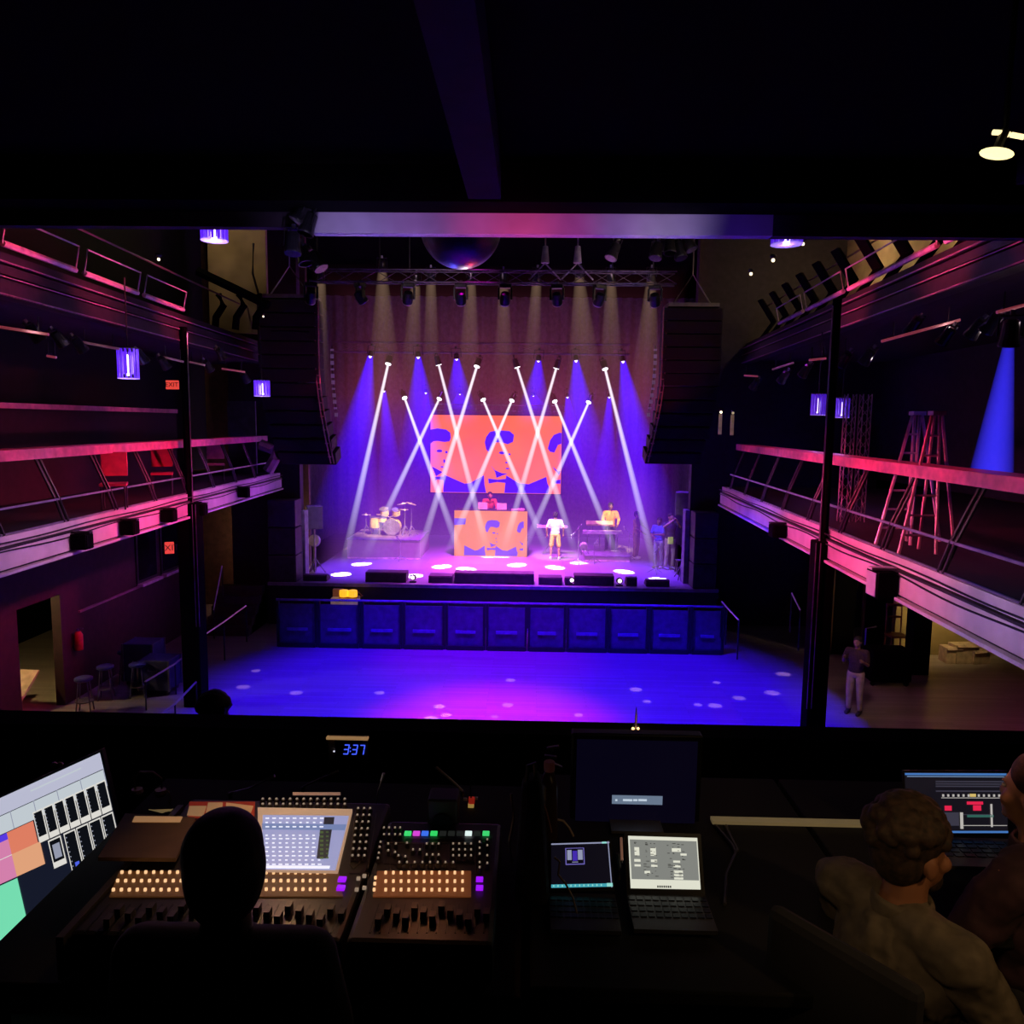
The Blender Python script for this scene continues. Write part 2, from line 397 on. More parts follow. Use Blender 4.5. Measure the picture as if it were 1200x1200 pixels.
# FOH deck, parapet, near soffit, down-stand beam
struct(MB().box((-8, -5, FOHZ-.25), (8, EDGE+.2, FOHZ)).build('floor_mixing_deck', mat('deck carpet', (.02,.018,.02), .95)))
zp = 6.2-EDGE*math.tan(math.atan(260/F)+TH)
struct(MB().box((-9, EDGE, FOHZ-.25), (9, EDGE+.16, zp)).build('wall_parapet', MATTE))
struct(MB().box((-14, -6, 8.3), (15, 6.9, 8.5)).build('ceiling_soffit', MATTE))
zb = 6.2+7.0*math.tan(math.atan(325/F)-TH); zt = 6.2+6.9*math.tan(math.atan(352/F)-TH)
struct(MB().box((-9.5, 6.6, zt), (9.5, 6.95, 8.3)).build('ceiling_soffit_edge', MATTE))
xa_ = P(366, 262, 7).x; xb_ = P(905, 264, 7).x
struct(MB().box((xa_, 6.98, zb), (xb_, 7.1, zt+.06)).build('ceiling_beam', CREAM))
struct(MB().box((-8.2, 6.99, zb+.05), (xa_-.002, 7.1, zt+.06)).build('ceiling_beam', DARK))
struct(MB().box((xb_+.002, 6.99, zb), (9, 7.1, zt+.06)).build('ceiling_beam', DARK))  # dark piece stands in for the light fading out to the right
j = P(560, 180, 5.6)
struct(MB().box((j.x-.13, -3, 7.97), (j.x+.13, 6.4, 8.3)).build('ceiling_joist', mat('purple grey joist', (.018,.012,.018), .9)))
for i, x in enumerate((-4.6, 3.9)):
    struct(MB().box((x-.13, -3, 8.1), (x+.13, 6.4, 8.3)).build('ceiling_joist', MC['purple grey joist']))
# lower left lobby: long header band and low benches, wainscot
m = MB(); m.box((-9.98, 16.6, 3.55), (-9.9, 22.0, 3.62)); m.box((-9.98, 16.6, 1.9), (-9.93, 22.4, 1.95))
struct(m.build('trim_3', mat('mauve trim', (.30,.16,.2), .5)))
m = MB(); strip(m, XL, -1, 10.6, 18.5, 1.2, 1.7, 3.72, 4.12)
struct(m.build('duct_soffit', mat('mauve duct', (.25,.15,.19), .6)))
# half wall with pink cap at the balcony level left
h = thing('bench_partition', 'long low maroon partition with a pink lit top edge on the left balcony', 'partition', (-9.5, 15, DECK))
MB().box((-9.6, 5, DECK), (-9.45, P(209, 500, 20.6).y, 6.36)).build('panel', mat('maroon partition', (.011,.006,.008), .9), h)
MB().box((-9.75, 5, 6.36), (-9.40, 20.6, 6.46)).build('cap_rail', mat('pink cap', (.6,.22,.3), .5), h)
# tall panel at the end of the left balcony
a = P(266, 470, 22.6); b = P(300, 518, 22.6)
d = thing('door_1', 'dim blue-grey door panel at the far end of the left balcony', 'door', (a.x, 22.6, DECK)); d['kind'] = 'structure'
MB().box((a.x, 22.6, DECK), (b.x, 22.68, a.z)).build('door_panel', mat('blue grey panel', (.09,.09,.13), .6), d)
# windows/doors on the left lobby wall
for k, (y0, y1) in enumerate(((19.2, 20.3), (20.5, 21.6))):
    wn = thing(f'window_{k+1}', ('dark framed window nearer the doorway on the maroon wall' if k == 0 else 'dark framed window nearer the stage on the maroon wall'), 'window', (-9.99, y0, 2.0)); wn['kind'] = 'structure'
    MB().box((-10, y0, 2.0), (-9.96, y1, 3.5)).build('window_frame', BLACK, wn)
    MB().box((-9.965, y0+.08, 2.08), (-9.95, y1-.08, 3.42)).build('pane', mat('dark glass', (.01,.01,.015), .1), wn)
    MB().box((-9.96, y0, 1.93), (-9.82, y1, 2.0)).build('window_sill', mat('grey sill', (.45,.36,.42), .5), wn)
# ================================================================== RIGGING
def truss(name, a, b, sz, label, r=.025, step=None, faces=4, m=GREYM, horizontal=True):
    a = Vector(a); b = Vector(b); L = (b-a).length; d = (b-a).normalized()
    u = Vector((0, 1, 0)) if abs(d.y) < .9 else Vector((1, 0, 0)); v = d.cross(u).normalized(); u = v.cross(d)
    T = thing(name, label, 'truss', a)
    offs = [(-1,-1),(1,-1),(1,1),(-1,1)]; h = sz/2
    for i, (p, q) in enumerate(offs):
        o = u*(p*h)+v*(q*h); MB().cyl(a+o, b+o, r, n=8).build('chord', m, T)
    mb = MB(); n = max(2, round(L/(step or sz*1.3)))
    for k in range(n):
        for i in range(4):
            p0 = offs[i]; p1 = offs[(i+1) % 4]
            A = a+d*(L*k/n)+u*(p0[0]*h)+v*(p0[1]*h); B = a+d*(L*(k+1)/n)+u*(p1[0]*h)+v*(p1[1]*h)
            mb.cyl(A, B, r*.5, n=5)
    mb.build('lattice', m, T)
    return T
TY = 20.0
ta = P(364, 325, TY); tb = P(792, 325, TY); zt_ = (ta.z+tb.z)/2
truss('front_truss', (ta.x, TY, zt_), (tb.x, TY, zt_), .30, 'dark box truss spanning the stage front above the hanging moving lights', .018, .55, m=mat('dark truss', (.09,.075,.085), .4, .6))
my = 27.0; ta = P(392, 408, my); tb = P(738, 408, my); zm = P(560, 408, my).z
truss('mid_truss', (ta.x, my, zm), (tb.x, my, zm), .34, 'thin purple-lit truss across the middle of the stage over the blue lights', .02, 1.0, m=mat('lit aluminium', (.16,.09,.12), .5, .3))
bz = P(580, 478, 30).z
tb_ = thing('screen_pipe', 'pair of thin horizontal pipes just above the orange screen', 'pipe', (0, 30, bz))
for dz in (.11, -.11): MB().cyl((P(498, 478, 30).x, 30, bz+dz), (P(662, 478, 30).x, 30, bz+dz), .022, n=6).build('pipe', MC['lit aluminium'], tb_)
mb = MB()
for i in range(12): 
    x = P(500+i*14.5, 478, 30).x; mb.cyl((x, 30, bz-.11), (x, 30, bz+.11), .012, n=5)
mb.build('rung', MC['lit aluminium'], tb_)
# hanging steel / chain motors above the front truss
CHROME = mat('chain steel', (.55,.5,.55), .35, .6)
for px, lab in ((639, 'left'), (677, 'right')):
    t = thing('chain_hoist', f'pale chain hoist above the front truss, {lab} one of the middle pair', 'hoist', P(px, 296, TY))
    c = P(px, 298, TY)
    MB().cyl(c+Vector((0,0,-.22)), c+Vector((0,0,.2)), .11, .07).build('motor_body', CHROME, t, bevel=.02)
    MB().cyl(c+Vector((0,0,.2)), (c.x, c.y, 12.5), .02, n=6).build('chain', CHROME, t)
    MB().path([c+Vector((-.4,0,-.62)), c+Vector((0,0,-.22)), c+Vector((.4,0,-.62))], .02, 6).build('sling', CHROME, t)
for px in (372, 445, 480, 718, 766):
    c = P(px, 300, TY)
    tag(MB().cyl((c.x, TY, zt_+.15), (c.x, TY, 12.6), .018, n=6).build('hanging_cable', BLACK), f'cable rising from the front truss {"at its left end" if px==372 else "left of the glitter ball" if px<460 else "just left of the glitter ball" if px<500 else "right of the hoists" if px<740 else "at its right end"}', 'cable')
# moving heads under the front truss
def moving_head():
    T = thing('moving_head_light', 'x', 'stage light', (0,0,0), group='moving lights under the front truss')
    MB().box((-.19,-.13,-.12), (.19,.13,0)).build('base', BLK2, T, bevel=.02, world=False)
    m = MB()
    for s in (-1, 1): m.box((s*.2-.03,-.06,-.48), (s*.2+.03,.06,-.1))
    m.build('yoke', BLK2, T, world=False, bevel=.01)
    MB().lathe([(.05,.2),(.13,.17),(.165,.02),(.165,-.16),(.15,-.2)], (0,0,0)).build('head', BLK2, T, world=False, smooth=False).location = (0,0,-.42)
    MB().cbox((0,0,.05), (.09,.09,.12)).build('hanging_clamp', BLACK, T, world=False)
    h = [c for c in T.children if c.name.startswith('head')][0]; h.rotation_euler = (R(40), 0, 0)
    MB().cyl((0,0,-.2), (0,0,-.215), .13, n=16).build('lens', mat('dark lens', (.25,.2,.25), .08, .3), h, world=False)
    MB().lathe([(.135,-.198),(.15,-.225),(.165,-.198)]).build('lens_ring', mat('lens ring', (.5,.42,.48), .3, .6), h, world=False)
    return T
mh = moving_head()
heads = [(364,'first from the left'),(422,'second from the left'),(478,'third from the left'),(540,'fourth from the left, under the glitter ball'),(592,'fourth from the right'),(653,'third from the right'),(703,'second from the right'),(768,'last on the right')]
for i, (px, lab) in enumerate(heads):
    o = mh if i == 0 else dup(mh, (0,0,0)); c = P(px, 330, TY)
    o.location = (c.x, TY, zt_-.17); o.scale = (.8,)*3; o.rotation_euler = (0, 0, [.4,-.9,.3,0,.1,-.2,.4,-.3][i]); o['label'] = f'black moving light hanging under the front truss, {lab}'
# small par cans on the truss + brown beams
HZB = [(376,333,372,450,20),(448,322,452,452,34),(487,338,478,440,20),(505,333,506,440,16),(552,335,548,440,22),(590,335,590,440,18),(629,333,618,440,16),(679,328,688,450,36),(716,333,716,440,24),(763,333,752,445,28)]
bw = beam_mat('warm haze beam', (1,.62,.40), .085, .12, 1.0, 1.0, 1.6, .35)
def par():
    T = thing('par_can', 'x', 'stage light', (0,0,0), group='par cans')
    MB().lathe([(.05,.30),(.09,.27),(.10,.1),(.12,.0),(.115,-.02)]).build('can', mat('black can', (.02,.018,.022), .3), T, world=False)
    m = MB(); m.path([(-.13,0,.1),(-.13,0,.34),(.13,0,.34),(.13,0,.1)], .014, 6); m.build('yoke', BLACK, T, world=False)
    MB().cbox((0,0,.37), (.05,.05,.07)).build('hanging_clamp', GREYM, T, world=False)
    MB().cyl((0,0,-.012), (0,0,-.02), .1, n=14).build('lens', mat('frosted lens', (.35,.3,.3), .15), T, world=False)
    return T
pc = par(); first = True
names = ['far left','second','third','fourth','fifth','sixth','seventh','eighth','ninth','tenth']
for i, (x0,y0,x1,y1,wd) in enumerate(HZB):
    a = P(x0, y0-4, 21.2); b = P(x1, y1+60, 21.8+.5)
    q = (b-a).to_track_quat('-Z', 'Y')
    if first: o = pc; o.location = a; o.rotation_mode = 'QUATERNION'; o.rotation_quaternion = q; first = False
    else: o = dup(pc, a, quat=q)
    o['label'] = f'{names[i]} par can from the left behind the front truss, throwing a faint brown beam'
    cone('light_beam', a, b, .13, wd/F*22*.85, bw, o)
# blue washes from the mid truss
bb = beam_mat('blue haze beam', (.02,.0,1), 1.05, .10, 1.5, 1.2, 1.1, .6)
VIO = emit('violet lens', (1,.75,1), 2.2)
bbs = beam_mat('short blue haze beam', (.02,.0,1), 1.05, .10, .8, 1.2, 1.1, .6)
BL = [(434,417,400,640,'far left'),(490,418,500,600,'second from the left'),(535,420,540,500,'third from the left'),(631,422,625,500,'third from the right'),(675,422,690,600,'second from the right'),(730,423,762,640,'far right')]
wash = thing('blue_wash_light', 'x', 'stage light', (0,0,0), group='blue wash lights on the mid truss')
MB().lathe([(.04,.18),(.08,.15),(.10,.02),(.09,0)]).build('housing', BLK2, wash, world=False)
MB().cyl((0,0,-.005), (0,0,-.02), .055, n=14).build('lens', VIO, wash, world=False)
MB().ball((0,0,-.03), .045, 10, 7).build('bulb', VIO, wash, world=False)
MB().path([(-.16,0,.05),(-.16,0,.35),(.16,0,.35),(.16,0,.05)], .015, 6).build('yoke', BLACK, wash, world=False)
MB().cbox((0,0,.38), (.06,.06,.07)).build('hanging_clamp', BLACK, wash, world=False)
for i, (x0,y0,x1,y1,lab) in enumerate(BL):
    a = P(x0, y0, my-.3); b = P(x1, y1, my+.6); big = i in (0, 5)
    q = (b-a).to_track_quat('-Z', 'Y')
    o = wash if i == 0 else dup(wash, a, quat=q)
    o.location = a; o.rotation_mode = 'QUATERNION'; o.rotation_quaternion = q
    o['label'] = f'small light on the mid truss throwing a deep blue beam, {lab}'
    cone('light_beam', a, b, .1, 1.5 if i not in (2, 3) else .8, bb if i not in (2, 3) else bbs, o)
BL2 = [(450,458,462,600),(499,460,499,560),(539,461,540,485),(625,463,628,485),(665,465,672,560),(714,465,708,600)]
bb2 = beam_mat('faint blue haze beam', (.03,.0,1), .55, .08, .7, 1.2, 1.2, .3)
for i, (x0,y0,x1,y1) in enumerate(BL2):
    a = P(x0, y0, 30.2); b = P(x1, y1, 30.6)
    q = (b-a).to_track_quat('-Z', 'Y'); o = dup(wash, a, quat=q, scale=.8)
    for ch in list(o.children):
        if ch.name.startswith('light_beam'): bpy.data.objects.remove(ch)
    o['label'] = f'tiny blue light of the lower row behind the white beams, {names[i] if i else "first"} from the left'; o['group'] = 'lower row of blue lights'
    cone('light_beam', a, b, .08, .8, bb2, o)
# white beams
bwh = beam_mat('white haze beam', (.95,.88,1), .78, .05, .15, 1.0, 1.1, .35)
bwf = beam_mat('soft white haze beam', (.90,.85,1), .72, .05, .16, 1.0, 1.15, .35)
LENSW = emit('white hot lens', (1,.97,1), 2.5)
bl = thing('stage_spotlight', 'x', 'stage light', (0,0,0), group='white beam lights')
MB().lathe([(.05,.30),(.09,.28),(.10,.1),(.115,.0),(.11,-.01)]).build('head', BLK2, bl, world=False)
MB().cyl((0,0,-.012), (0,0,-.03), .10, n=18).build('lens', LENSW, bl, world=False)
MB().path([(-.13,0,.1),(-.13,0,.36),(.13,0,.36),(.13,0,.1)], .015, 6).build('yoke', BLK2, bl, world=False)
MB().cbox((0,0,.39), (.06,.06,.07)).build('hanging_clamp', BLK2, bl, world=False)
WB = [ # source px, depth, floor hit px, (or depth), label, softness
 (455,426,27.2,(400,673),'upper row first from the left, slanting to the stage left edge'),
 (514,427,27.2,(573,652),'upper row second from the left, slanting right behind the console booth'),
 (559,429,27.2,(484,675),'upper row third from the left, slanting left across the screen edge'),
 (606,430,27.2,(678,660),'upper row third from the right, slanting right across the screen'),
 (652,431,27.2,(588,652),'upper row second from the right, slanting left behind the booth'),
 (709,432,27.2,(771,679),'upper row last on the right, slanting down to the right stage edge'),
 (474,466,30.0,(546,667),'lower row first from the left, crossing its neighbour left of the screen'),
 (515,467,30.0,(424,661),'lower row second from the left, slanting down over the drum kit'),
 (566,468,30.0,(650,665),'lower row third from the left, crossing in front of the screen centre'),
 (600,469,30.0,(518,664),'lower row third from the right, slanting left past the booth corner'),
 (650,470,30.0,(731,670),'lower row second from the right, slanting down over the keyboard'),
 (690,471,30.0,(606,662),'lower row last on the right, slanting left past the screen corner')]
for i, (x, y, D, (fx, fy), lab) in enumerate(WB):
    a = P(x, y, D); b = PZ(fx, fy, STG)
    q = (b-a).to_track_quat('-Z', 'Y'); o = bl if i == 0 else dup(bl, a, quat=q)
    if i:
        for ch in list(o.children):
            if ch.name.startswith('light_beam'): bpy.data.objects.remove(ch)
    o.location = a; o.rotation_mode = 'QUATERNION'; o.rotation_quaternion = q
    o['label'] = 'white beam light, '+lab
    cone('light_beam', a, b-(b-a).normalized()*.15, .05, .15 if i < 6 else .16, bwh if i < 6 else bwf, o, 16)
    hit = .33 if i in (1, 4, 3) else 1
    lamp('SPOT', a+(b-a).normalized()*.1, (1,.93,1), 60000*hit, b, angle=math.degrees(2*math.atan(.33/(b-a).length)), blend=.35, size=.02)
# soft haze over the stage, its coloured light put in as emission
def haze():
    m = bpy.data.materials.new('stage haze'); m.use_nodes = True; nt = m.node_tree; nt.nodes.clear()
    out = nt.nodes.new('ShaderNodeOutputMaterial'); e = nt.nodes.new('ShaderNodeVolumePrincipled'); e.inputs['Density'].default_value = 0
    tc = nt.nodes.new('ShaderNodeTexCoord'); sx = nt.nodes.new('ShaderNodeSeparateXYZ'); nt.links.new(tc.outputs['Object'], sx.inputs[0])
    mr = nt.nodes.new('ShaderNodeMapRange'); mr.inputs[1].default_value = STG; mr.inputs[2].default_value = 11
    nt.links.new(sx.outputs['Z'], mr.inputs[0])
    rp = nt.nodes.new('ShaderNodeValToRGB'); nt.links.new(mr.outputs[0], rp.inputs['Fac'])
    els = [(0,(.36,.09,.66)),(.16,(.23,.03,.56)),(.36,(.14,.008,.36)),(.60,(.20,.028,.065)),(.8,(.07,.012,.022)),(1,(.02,.004,.008))]
    r = rp.color_ramp
    while len(r.elements) < len(els): r.elements.new(.5)
    for k, (p, c) in enumerate(els): r.elements[k].position = p; r.elements[k].color = (*c, 1)
    nz = nt.nodes.new('ShaderNodeTexNoise'); nz.inputs['Scale'].default_value = .35; nt.links.new(tc.outputs['Object'], nz.inputs['Vector'])
    mx = nt.nodes.new('ShaderNodeMath'); mx.operation = 'MULTIPLY'; nt.links.new(nz.outputs['Fac'], mx.inputs[0]); mx.inputs[1].default_value = .15
    nt.links.new(rp.outputs[0], e.inputs['Emission Color']); nt.links.new(mx.outputs[0], e.inputs['Emission Strength']); nt.links.new(e.outputs[0], out.inputs['Volume'])
    m.cycles.volume_step_rate = 2.5
    o = MB().box((xpl+.2, 24.2, STG+.02), (xpr-.1, SB-.4, 11)).build('stage_haze', m)
    tag(o, 'thin violet haze hanging over the whole stage, browner towards the top', 'haze', kind='stuff')
haze()
# mirror ball
def facets(name):
    m = bpy.data.materials.new(name); m.use_nodes = True; nt = m.node_tree; b = nt.nodes['Principled BSDF']
    b.inputs['Metallic'].default_value = .95; b.inputs['Roughness'].default_value = .38; b.inputs['Base Color'].default_value = (.10,.10,.11,1)
    tc = nt.nodes.new('ShaderNodeTexCoord'); v = nt.nodes.new('ShaderNodeTexVoronoi'); v.inputs['Scale'].default_value = 26
    nt.links.new(tc.outputs['Object'], v.inputs['Vector']); bp = nt.nodes.new('ShaderNodeBump'); bp.inputs['Strength'].default_value = .25
    nt.links.new(v.outputs['Distance'], bp.inputs['Height']); nt.links.new(bp.outputs['Normal'], b.inputs['Normal']); return m
BC = P(540, 266, 11.8)
t = thing('mirror_ball', 'large dark mirror ball hanging behind the ceiling beam, its underside glinting blue and red', 'mirror ball', BC)
MB().ball((0,0,0), .60, 48, 32).build('ball', facets('mirror facets'), t, world=False)
MB().cyl((0,0,.58), (0,0,12.6-BC.z), .02, n=6).build('hanger', STEEL, t, world=False)
lamp('SPOT', BC+Vector((-.5,1.6,-1.5)), (.06,.08,1), 34, BC+Vector((-.1,0,-.4)), 50)  # unseen spots added behind the ball for its coloured rim
lamp('SPOT', BC+Vector((.4,1.5,-1.6)), (1,.06,.12), 34, BC+Vector((.1,0,-.4)), 50)
lamp('SPOT', BC+Vector((0.0,2.2,-1.2)), (.9,.8,1), 34, BC+Vector((0,0,-.4)), 40)
# line arrays
CAB = mat('speaker cabinet', (.010,.006,.009), .7); GR = mat('speaker grille', (.008,.005,.007), .9)
def array(px0, px1, s, lab):
    D = 21.3; a = P(px0, 350, D); b = P(px1, 350, D); x0, x1 = a.x, b.x; zt = P(0.5*(px0+px1), 352 if s<0 else 362, D).z; zbm = P(0.5*(px0+px1), 542, D).z
    T = thing('line_array', lab, 'speaker', ((x0+x1)/2, D, zt)); n = 12; h = (zt-zbm)/n
    MB().box((x0+.1, D-.3, zt+.02), (x1-.1, D+.5, zt+.12)).build('fly_frame', GREYM, T)
    m = MB(); m.path([(x0+.25, D, zt+.1), ((x0+x1)/2, D, zt+.9), (x1-.25, D, zt+.1)], .02, 6); m.cyl(((x0+x1)/2, D, zt+.9), ((x0+x1)/2, D, 12.6), .02, n=6); m.build('bridle', STEEL, T)
    for i in range(n):
        tl = R(1.5+max(0, i-5)*2.6); z = zt-h*(i+.5); sh = -.012*max(0, i-4)**2
        rot = Matrix.Rotation(tl, 3, 'X'); dx = s*-.0*i
        inn = (max(0, i-5)**1.5)*.02*(1 if s < 0 else -1)
        c = Vector(((x0+x1)/2+inn, D+sh*-1, z))
        cb = MB().cbox(c, (x1-x0, .6, h*.94), rot).build('cabinet', CAB, T, bevel=.012)
        MB().cbox(c+rot @ Vector((0, -.31, 0)), ((x1-x0)*.94, .02, h*.82), rot).build('grille', GR, cb)
    # rigging edge catching red light
    m = MB(); xe = x1+.02 if s < 0 else x0-.02; k = 1 if s < 0 else -1
    for off in (0, .09):
        m.path([(xe-k*off+k*(max(0, i-5)**1.5)*.02+k*.0, D-.28, zt-h*i) for i in range(n+1)], .018, 6)
    for i in range(n): m.cyl((xe+k*(max(0, i-5)**1.5)*.02, D-.28, zt-h*(i+.5)), (xe-k*.09+k*(max(0, i-5)**1.5)*.02, D-.28, zt-h*(i+.5)), .015, n=5)
    m.build('rigging_rail', mat('rigging rail', (.4,.22,.22), .5, .3), T)
array(305, 375, -1, 'tall black line array speaker hang curving down at the left of the stage')
array(777, 845, 1, 'tall black line array speaker hang at the right of the stage')
# vertical marker strips beside arrays
for px0, px1, lab in ((389, 394, 'left'), (768, 760, 'right')):
    D = 24.3; T = thing('light_strip', f'thin vertical strip of small pale lights hanging on the {lab} side of the stage', 'light strip', P(px0, 408, D))
    m = MB()
    for i in range(11):
        c = P(px0+(px1-px0)*(i/10)**2, 410+i*7.6, D); m.cbox(c, (.10, .03, .12 if i % 3 else .06))
    m.build('light_cells', mat('violet strip cells', (.3,.2,.35), .5, em=(.4,.2,.5), es=.16), T)
    MB().path([P(px0+(px1-px0)*(i/10)**2, 405+i*7.6, D+.03) for i in range(11)], .015, 6).build('backing', BLACK, T)
# crystal pendants
def pendant(loc, h, r, lab, st=1.0):
    T = thing('crystal_pendant_lamp', lab, 'lamp', loc)
    m = MB(); n = 14
    for i in range(n):
        a = 2*math.pi*i/n; p = Vector((r*math.cos(a), r*math.sin(a), 0)); m.cyl(p+Vector((0,0,-h/2)), p+Vector((0,0,h/2)), r*.10, n=5)
        q = Vector((r*.6*math.cos(a), r*.6*math.sin(a), 0)); m.cyl(q+Vector((0,0,-h*.35)), q+Vector((0,0,h*.4)), r*.08, n=4)
    m.build('crystal_rods', mat('violet crystal %s' % st, (.4,.3,.7), .15, em=(.10,.012,.85), es=.9*st), T, world=False)
    m = MB(); m.lathe([(r*1.08, -h/2), (r*1.1, -h/2-.012), (r*.9, -h/2-.012)]); m.build('lower_ring', mat('glowing ring %s' % st, (.6,.5,.9), .2, em=(.4,.25,1), es=1.0*st), T, world=False)
    MB().lathe([(r*1.08, h/2), (r*1.1, h/2+.02), (r*.3, h/2+.03)]).build('top_plate', BLACK, T, world=False)
    MB().lathe([(r*.22, -h*.42), (r*.32, -h*.15), (r*.2, h*.3)]).build('bulb', mat('hot white bulb %s' % st, (1,1,1), .4, em=(1,.85,1), es=3.5*st), T, world=False)
    MB().cyl((0,0,h/2), (0,0,h/2+1.2), .012, n=6).build('cord', BLACK, T, world=False)
    lamp('POINT', Vector(loc)+Vector((0,0,-h*.9)), (.5,.25,1), 12*st, size=.05)
pendant(P(251, 273, 12.5), .22, .19, 'glowing violet crystal lamp high on the left above the tan wall')
pendant(P(150, 426, 13.5), .50, .16, 'tall glowing violet crystal lamp hanging under the upper left balcony')
pendant(P(307, 455, 18.5), .36, .17, 'glowing violet crystal lamp near the dim door at the end of the left balcony')
pendant(P(922, 282, 12.5), .10, .22, 'flat glowing violet lamp high on the right beside the warm ceiling dots', .6)
pendant(P(959, 474, 15.5), .40, .13, 'violet crystal lamp behind the right column', .4)
pendant(P(987, 478, 16.0), .38, .13, 'violet crystal lamp just right of the right column', .4)
# exit signs
RED = mat('exit red', (.4,.02,.02), .5, em=(1,.08,.06), es=.75)
def exitsign(c, w_, h_, lab, rz=0, txt=True):
    T = thing('exit_sign', lab, 'sign', c, rz)
    MB().cbox((0,0,0), (w_, .06, h_)).build('sign_box', RED, T, world=False, bevel=.01)
    o = textmesh('EXIT', h_*.75, 'lettering', mat('exit dark letters', (.05,.0,.0), .5), None, Vector((0,-.034,0)), UPR)
    o.scale = (min(1, w_/h_*.42),)*2+(1,) if False else (1,1,1); o.parent = T
exitsign(P(202, 451, 19.5), .32, .22, 'small red exit sign hanging under the upper left balcony')
exitsign(P(198.5, 642, 19.5), .22, .30, 'red exit sign below the left balcony beam', .5)
def bchair(px, py, D, lab, m_):
    c = P(px, py, D); T = thing('balcony_chair', lab, 'chair', (c.x, D, DECK), .4)
    MB().cbox((0,0,.44), (.42,.42,.05)).build('seat', m_, T, world=False, bevel=.01); MB().cbox((0,.2,.78), (.42,.04,.42)).build('backrest', m_, T, world=False, bevel=.01)
    for x in (-.18,.18):
        for y in (-.18,.18): MB().cyl((x,y,.43), (x,y,.01), .014, n=6).build('leg', BLACK, T, world=False)
RC_ = mat('red lit vinyl', (.45,.05,.08), .4)
bchair(133, 560, 13.2, 'red-lit chair behind the left railing, the one closest to the picture edge', RC_); bchair(190, 555, 16.0, 'red-lit chair behind the left railing, just before the column', RC_); bchair(253, 548, 19.5, 'pale pink chair behind the left railing beyond the column', mat('pink vinyl', (.55,.2,.25), .4))
lamp('SPOT', (-6.5, 14, 7.0), (1,.08,.15), 60, (P(150,560,14).x, 14.5, 5.0), 40, 1, .1)
m = MB(); m.path([P(305, 521, 21.5), P(318, 526, 21.5), P(322, 538, 21.5), P(314, 552, 21.5)], .16, 8); tag(m.build('bent_baffle', mat('grey curved panel', (.16,.13,.13), .6)), 'grey curved end piece where the left ledge meets the stage wall', 'baffle')
# small under-balcony fittings
BAR = mat('track bar', (.7,.5,.5), .4)
def bar(a, b, lab, m=BAR, r=.02):
    T = thing('track_light_bar', lab, 'light bar', a); a = Vector(a); b = Vector(b)
    MB().cyl(a, b, r, n=8).build('tube', m, T)
    for q in (.15, .85):
        c = a.lerp(b, q); MB().cyl(c, (c.x, c.y, c.z+.22), .01, n=5).build('hanger', BLACK, T)
def under(px, py, side, z=None):
    D = 12.5 if side < 0 else 11.5
    return P(px, py, D)
EMR = mat('red lit tube', (.7,.4,.4), .4, em=(.6,.08,.12), es=.25); EMW = mat('dim lit tube', (.6,.5,.5), .4, em=(.3,.08,.12), es=.18)
for (x0,y0,x1,y1,D,m_,lab) in [(-20,380,57,392,10.5,EMR,'pink tube under the upper left balcony at the picture edge'),(92,400,140,409,12.5,EMW,'thin dim tube left of the tall crystal lamp'),(190,418,215,424,15,EMW,'short dim tube right of the tall crystal lamp'),(222,424,240,428,16.5,EMW,'short mauve tube beside the exit sign'),(260,432,287,436,18,EMR,'pinkish tube left of the crystal lamp by the door'),
   (1033,400,1125,375,11,EMR,'long pink tube under the upper right balcony'),(1168,366,1222,352,9.5,EMR,'pink tube under the upper right balcony at the picture edge'),(948,422,968,420,14,EMR,'short red tube above the right column'),(55,417,66,419,12.5,EMR,'tiny red tube above the maroon partition'),(872,440,888,441,18,EMR,'small red tube near the right speaker hang'),(905,433,930,425,16,EMW,'faint tube left of the right column')]:
    bar(P(x0,y0,D), P(x1,y1,D), lab, m_)
PG = [(75,404,12),(98,411,12.5),(170,424,14),(196,431,15),(247,434,17),(290,447,18.5),(262,420,17),(47,398,11),(940,440,15),(985,428,13),(1012,425,12.5),(1103,402,11),(1137,394,10.5),(915,447,16),(882,455,18),(1065,390,11.5),(1155,388,10)]
o0 = None
for i, (x, y, D) in enumerate(PG):
    c = P(x, y, D); aim = Vector((-.3 if x > 600 else .3, .55, -.8)); q = aim.to_track_quat('-Z', 'Y')
    o = dup(pc, c, quat=q, scale=.8)
    for ch in list(o.children):
        if ch.name.startswith('light_beam'): bpy.data.objects.remove(ch)
    side = 'left' if x < 600 else 'right'
    order = sorted([g for g in PG if (g[0] < 600) == (x < 600)]); k = order.index((x, y, D))
    o['label'] = f'small dark spotlight under the upper {side} balcony, {ORD[k]} from the left in its row' ; o['group'] = f'spotlights under the upper {side} balcony'
    lamp('POINT', c+Vector((.25,-.6,.05)), (1,.75,.8), .6, size=.03)
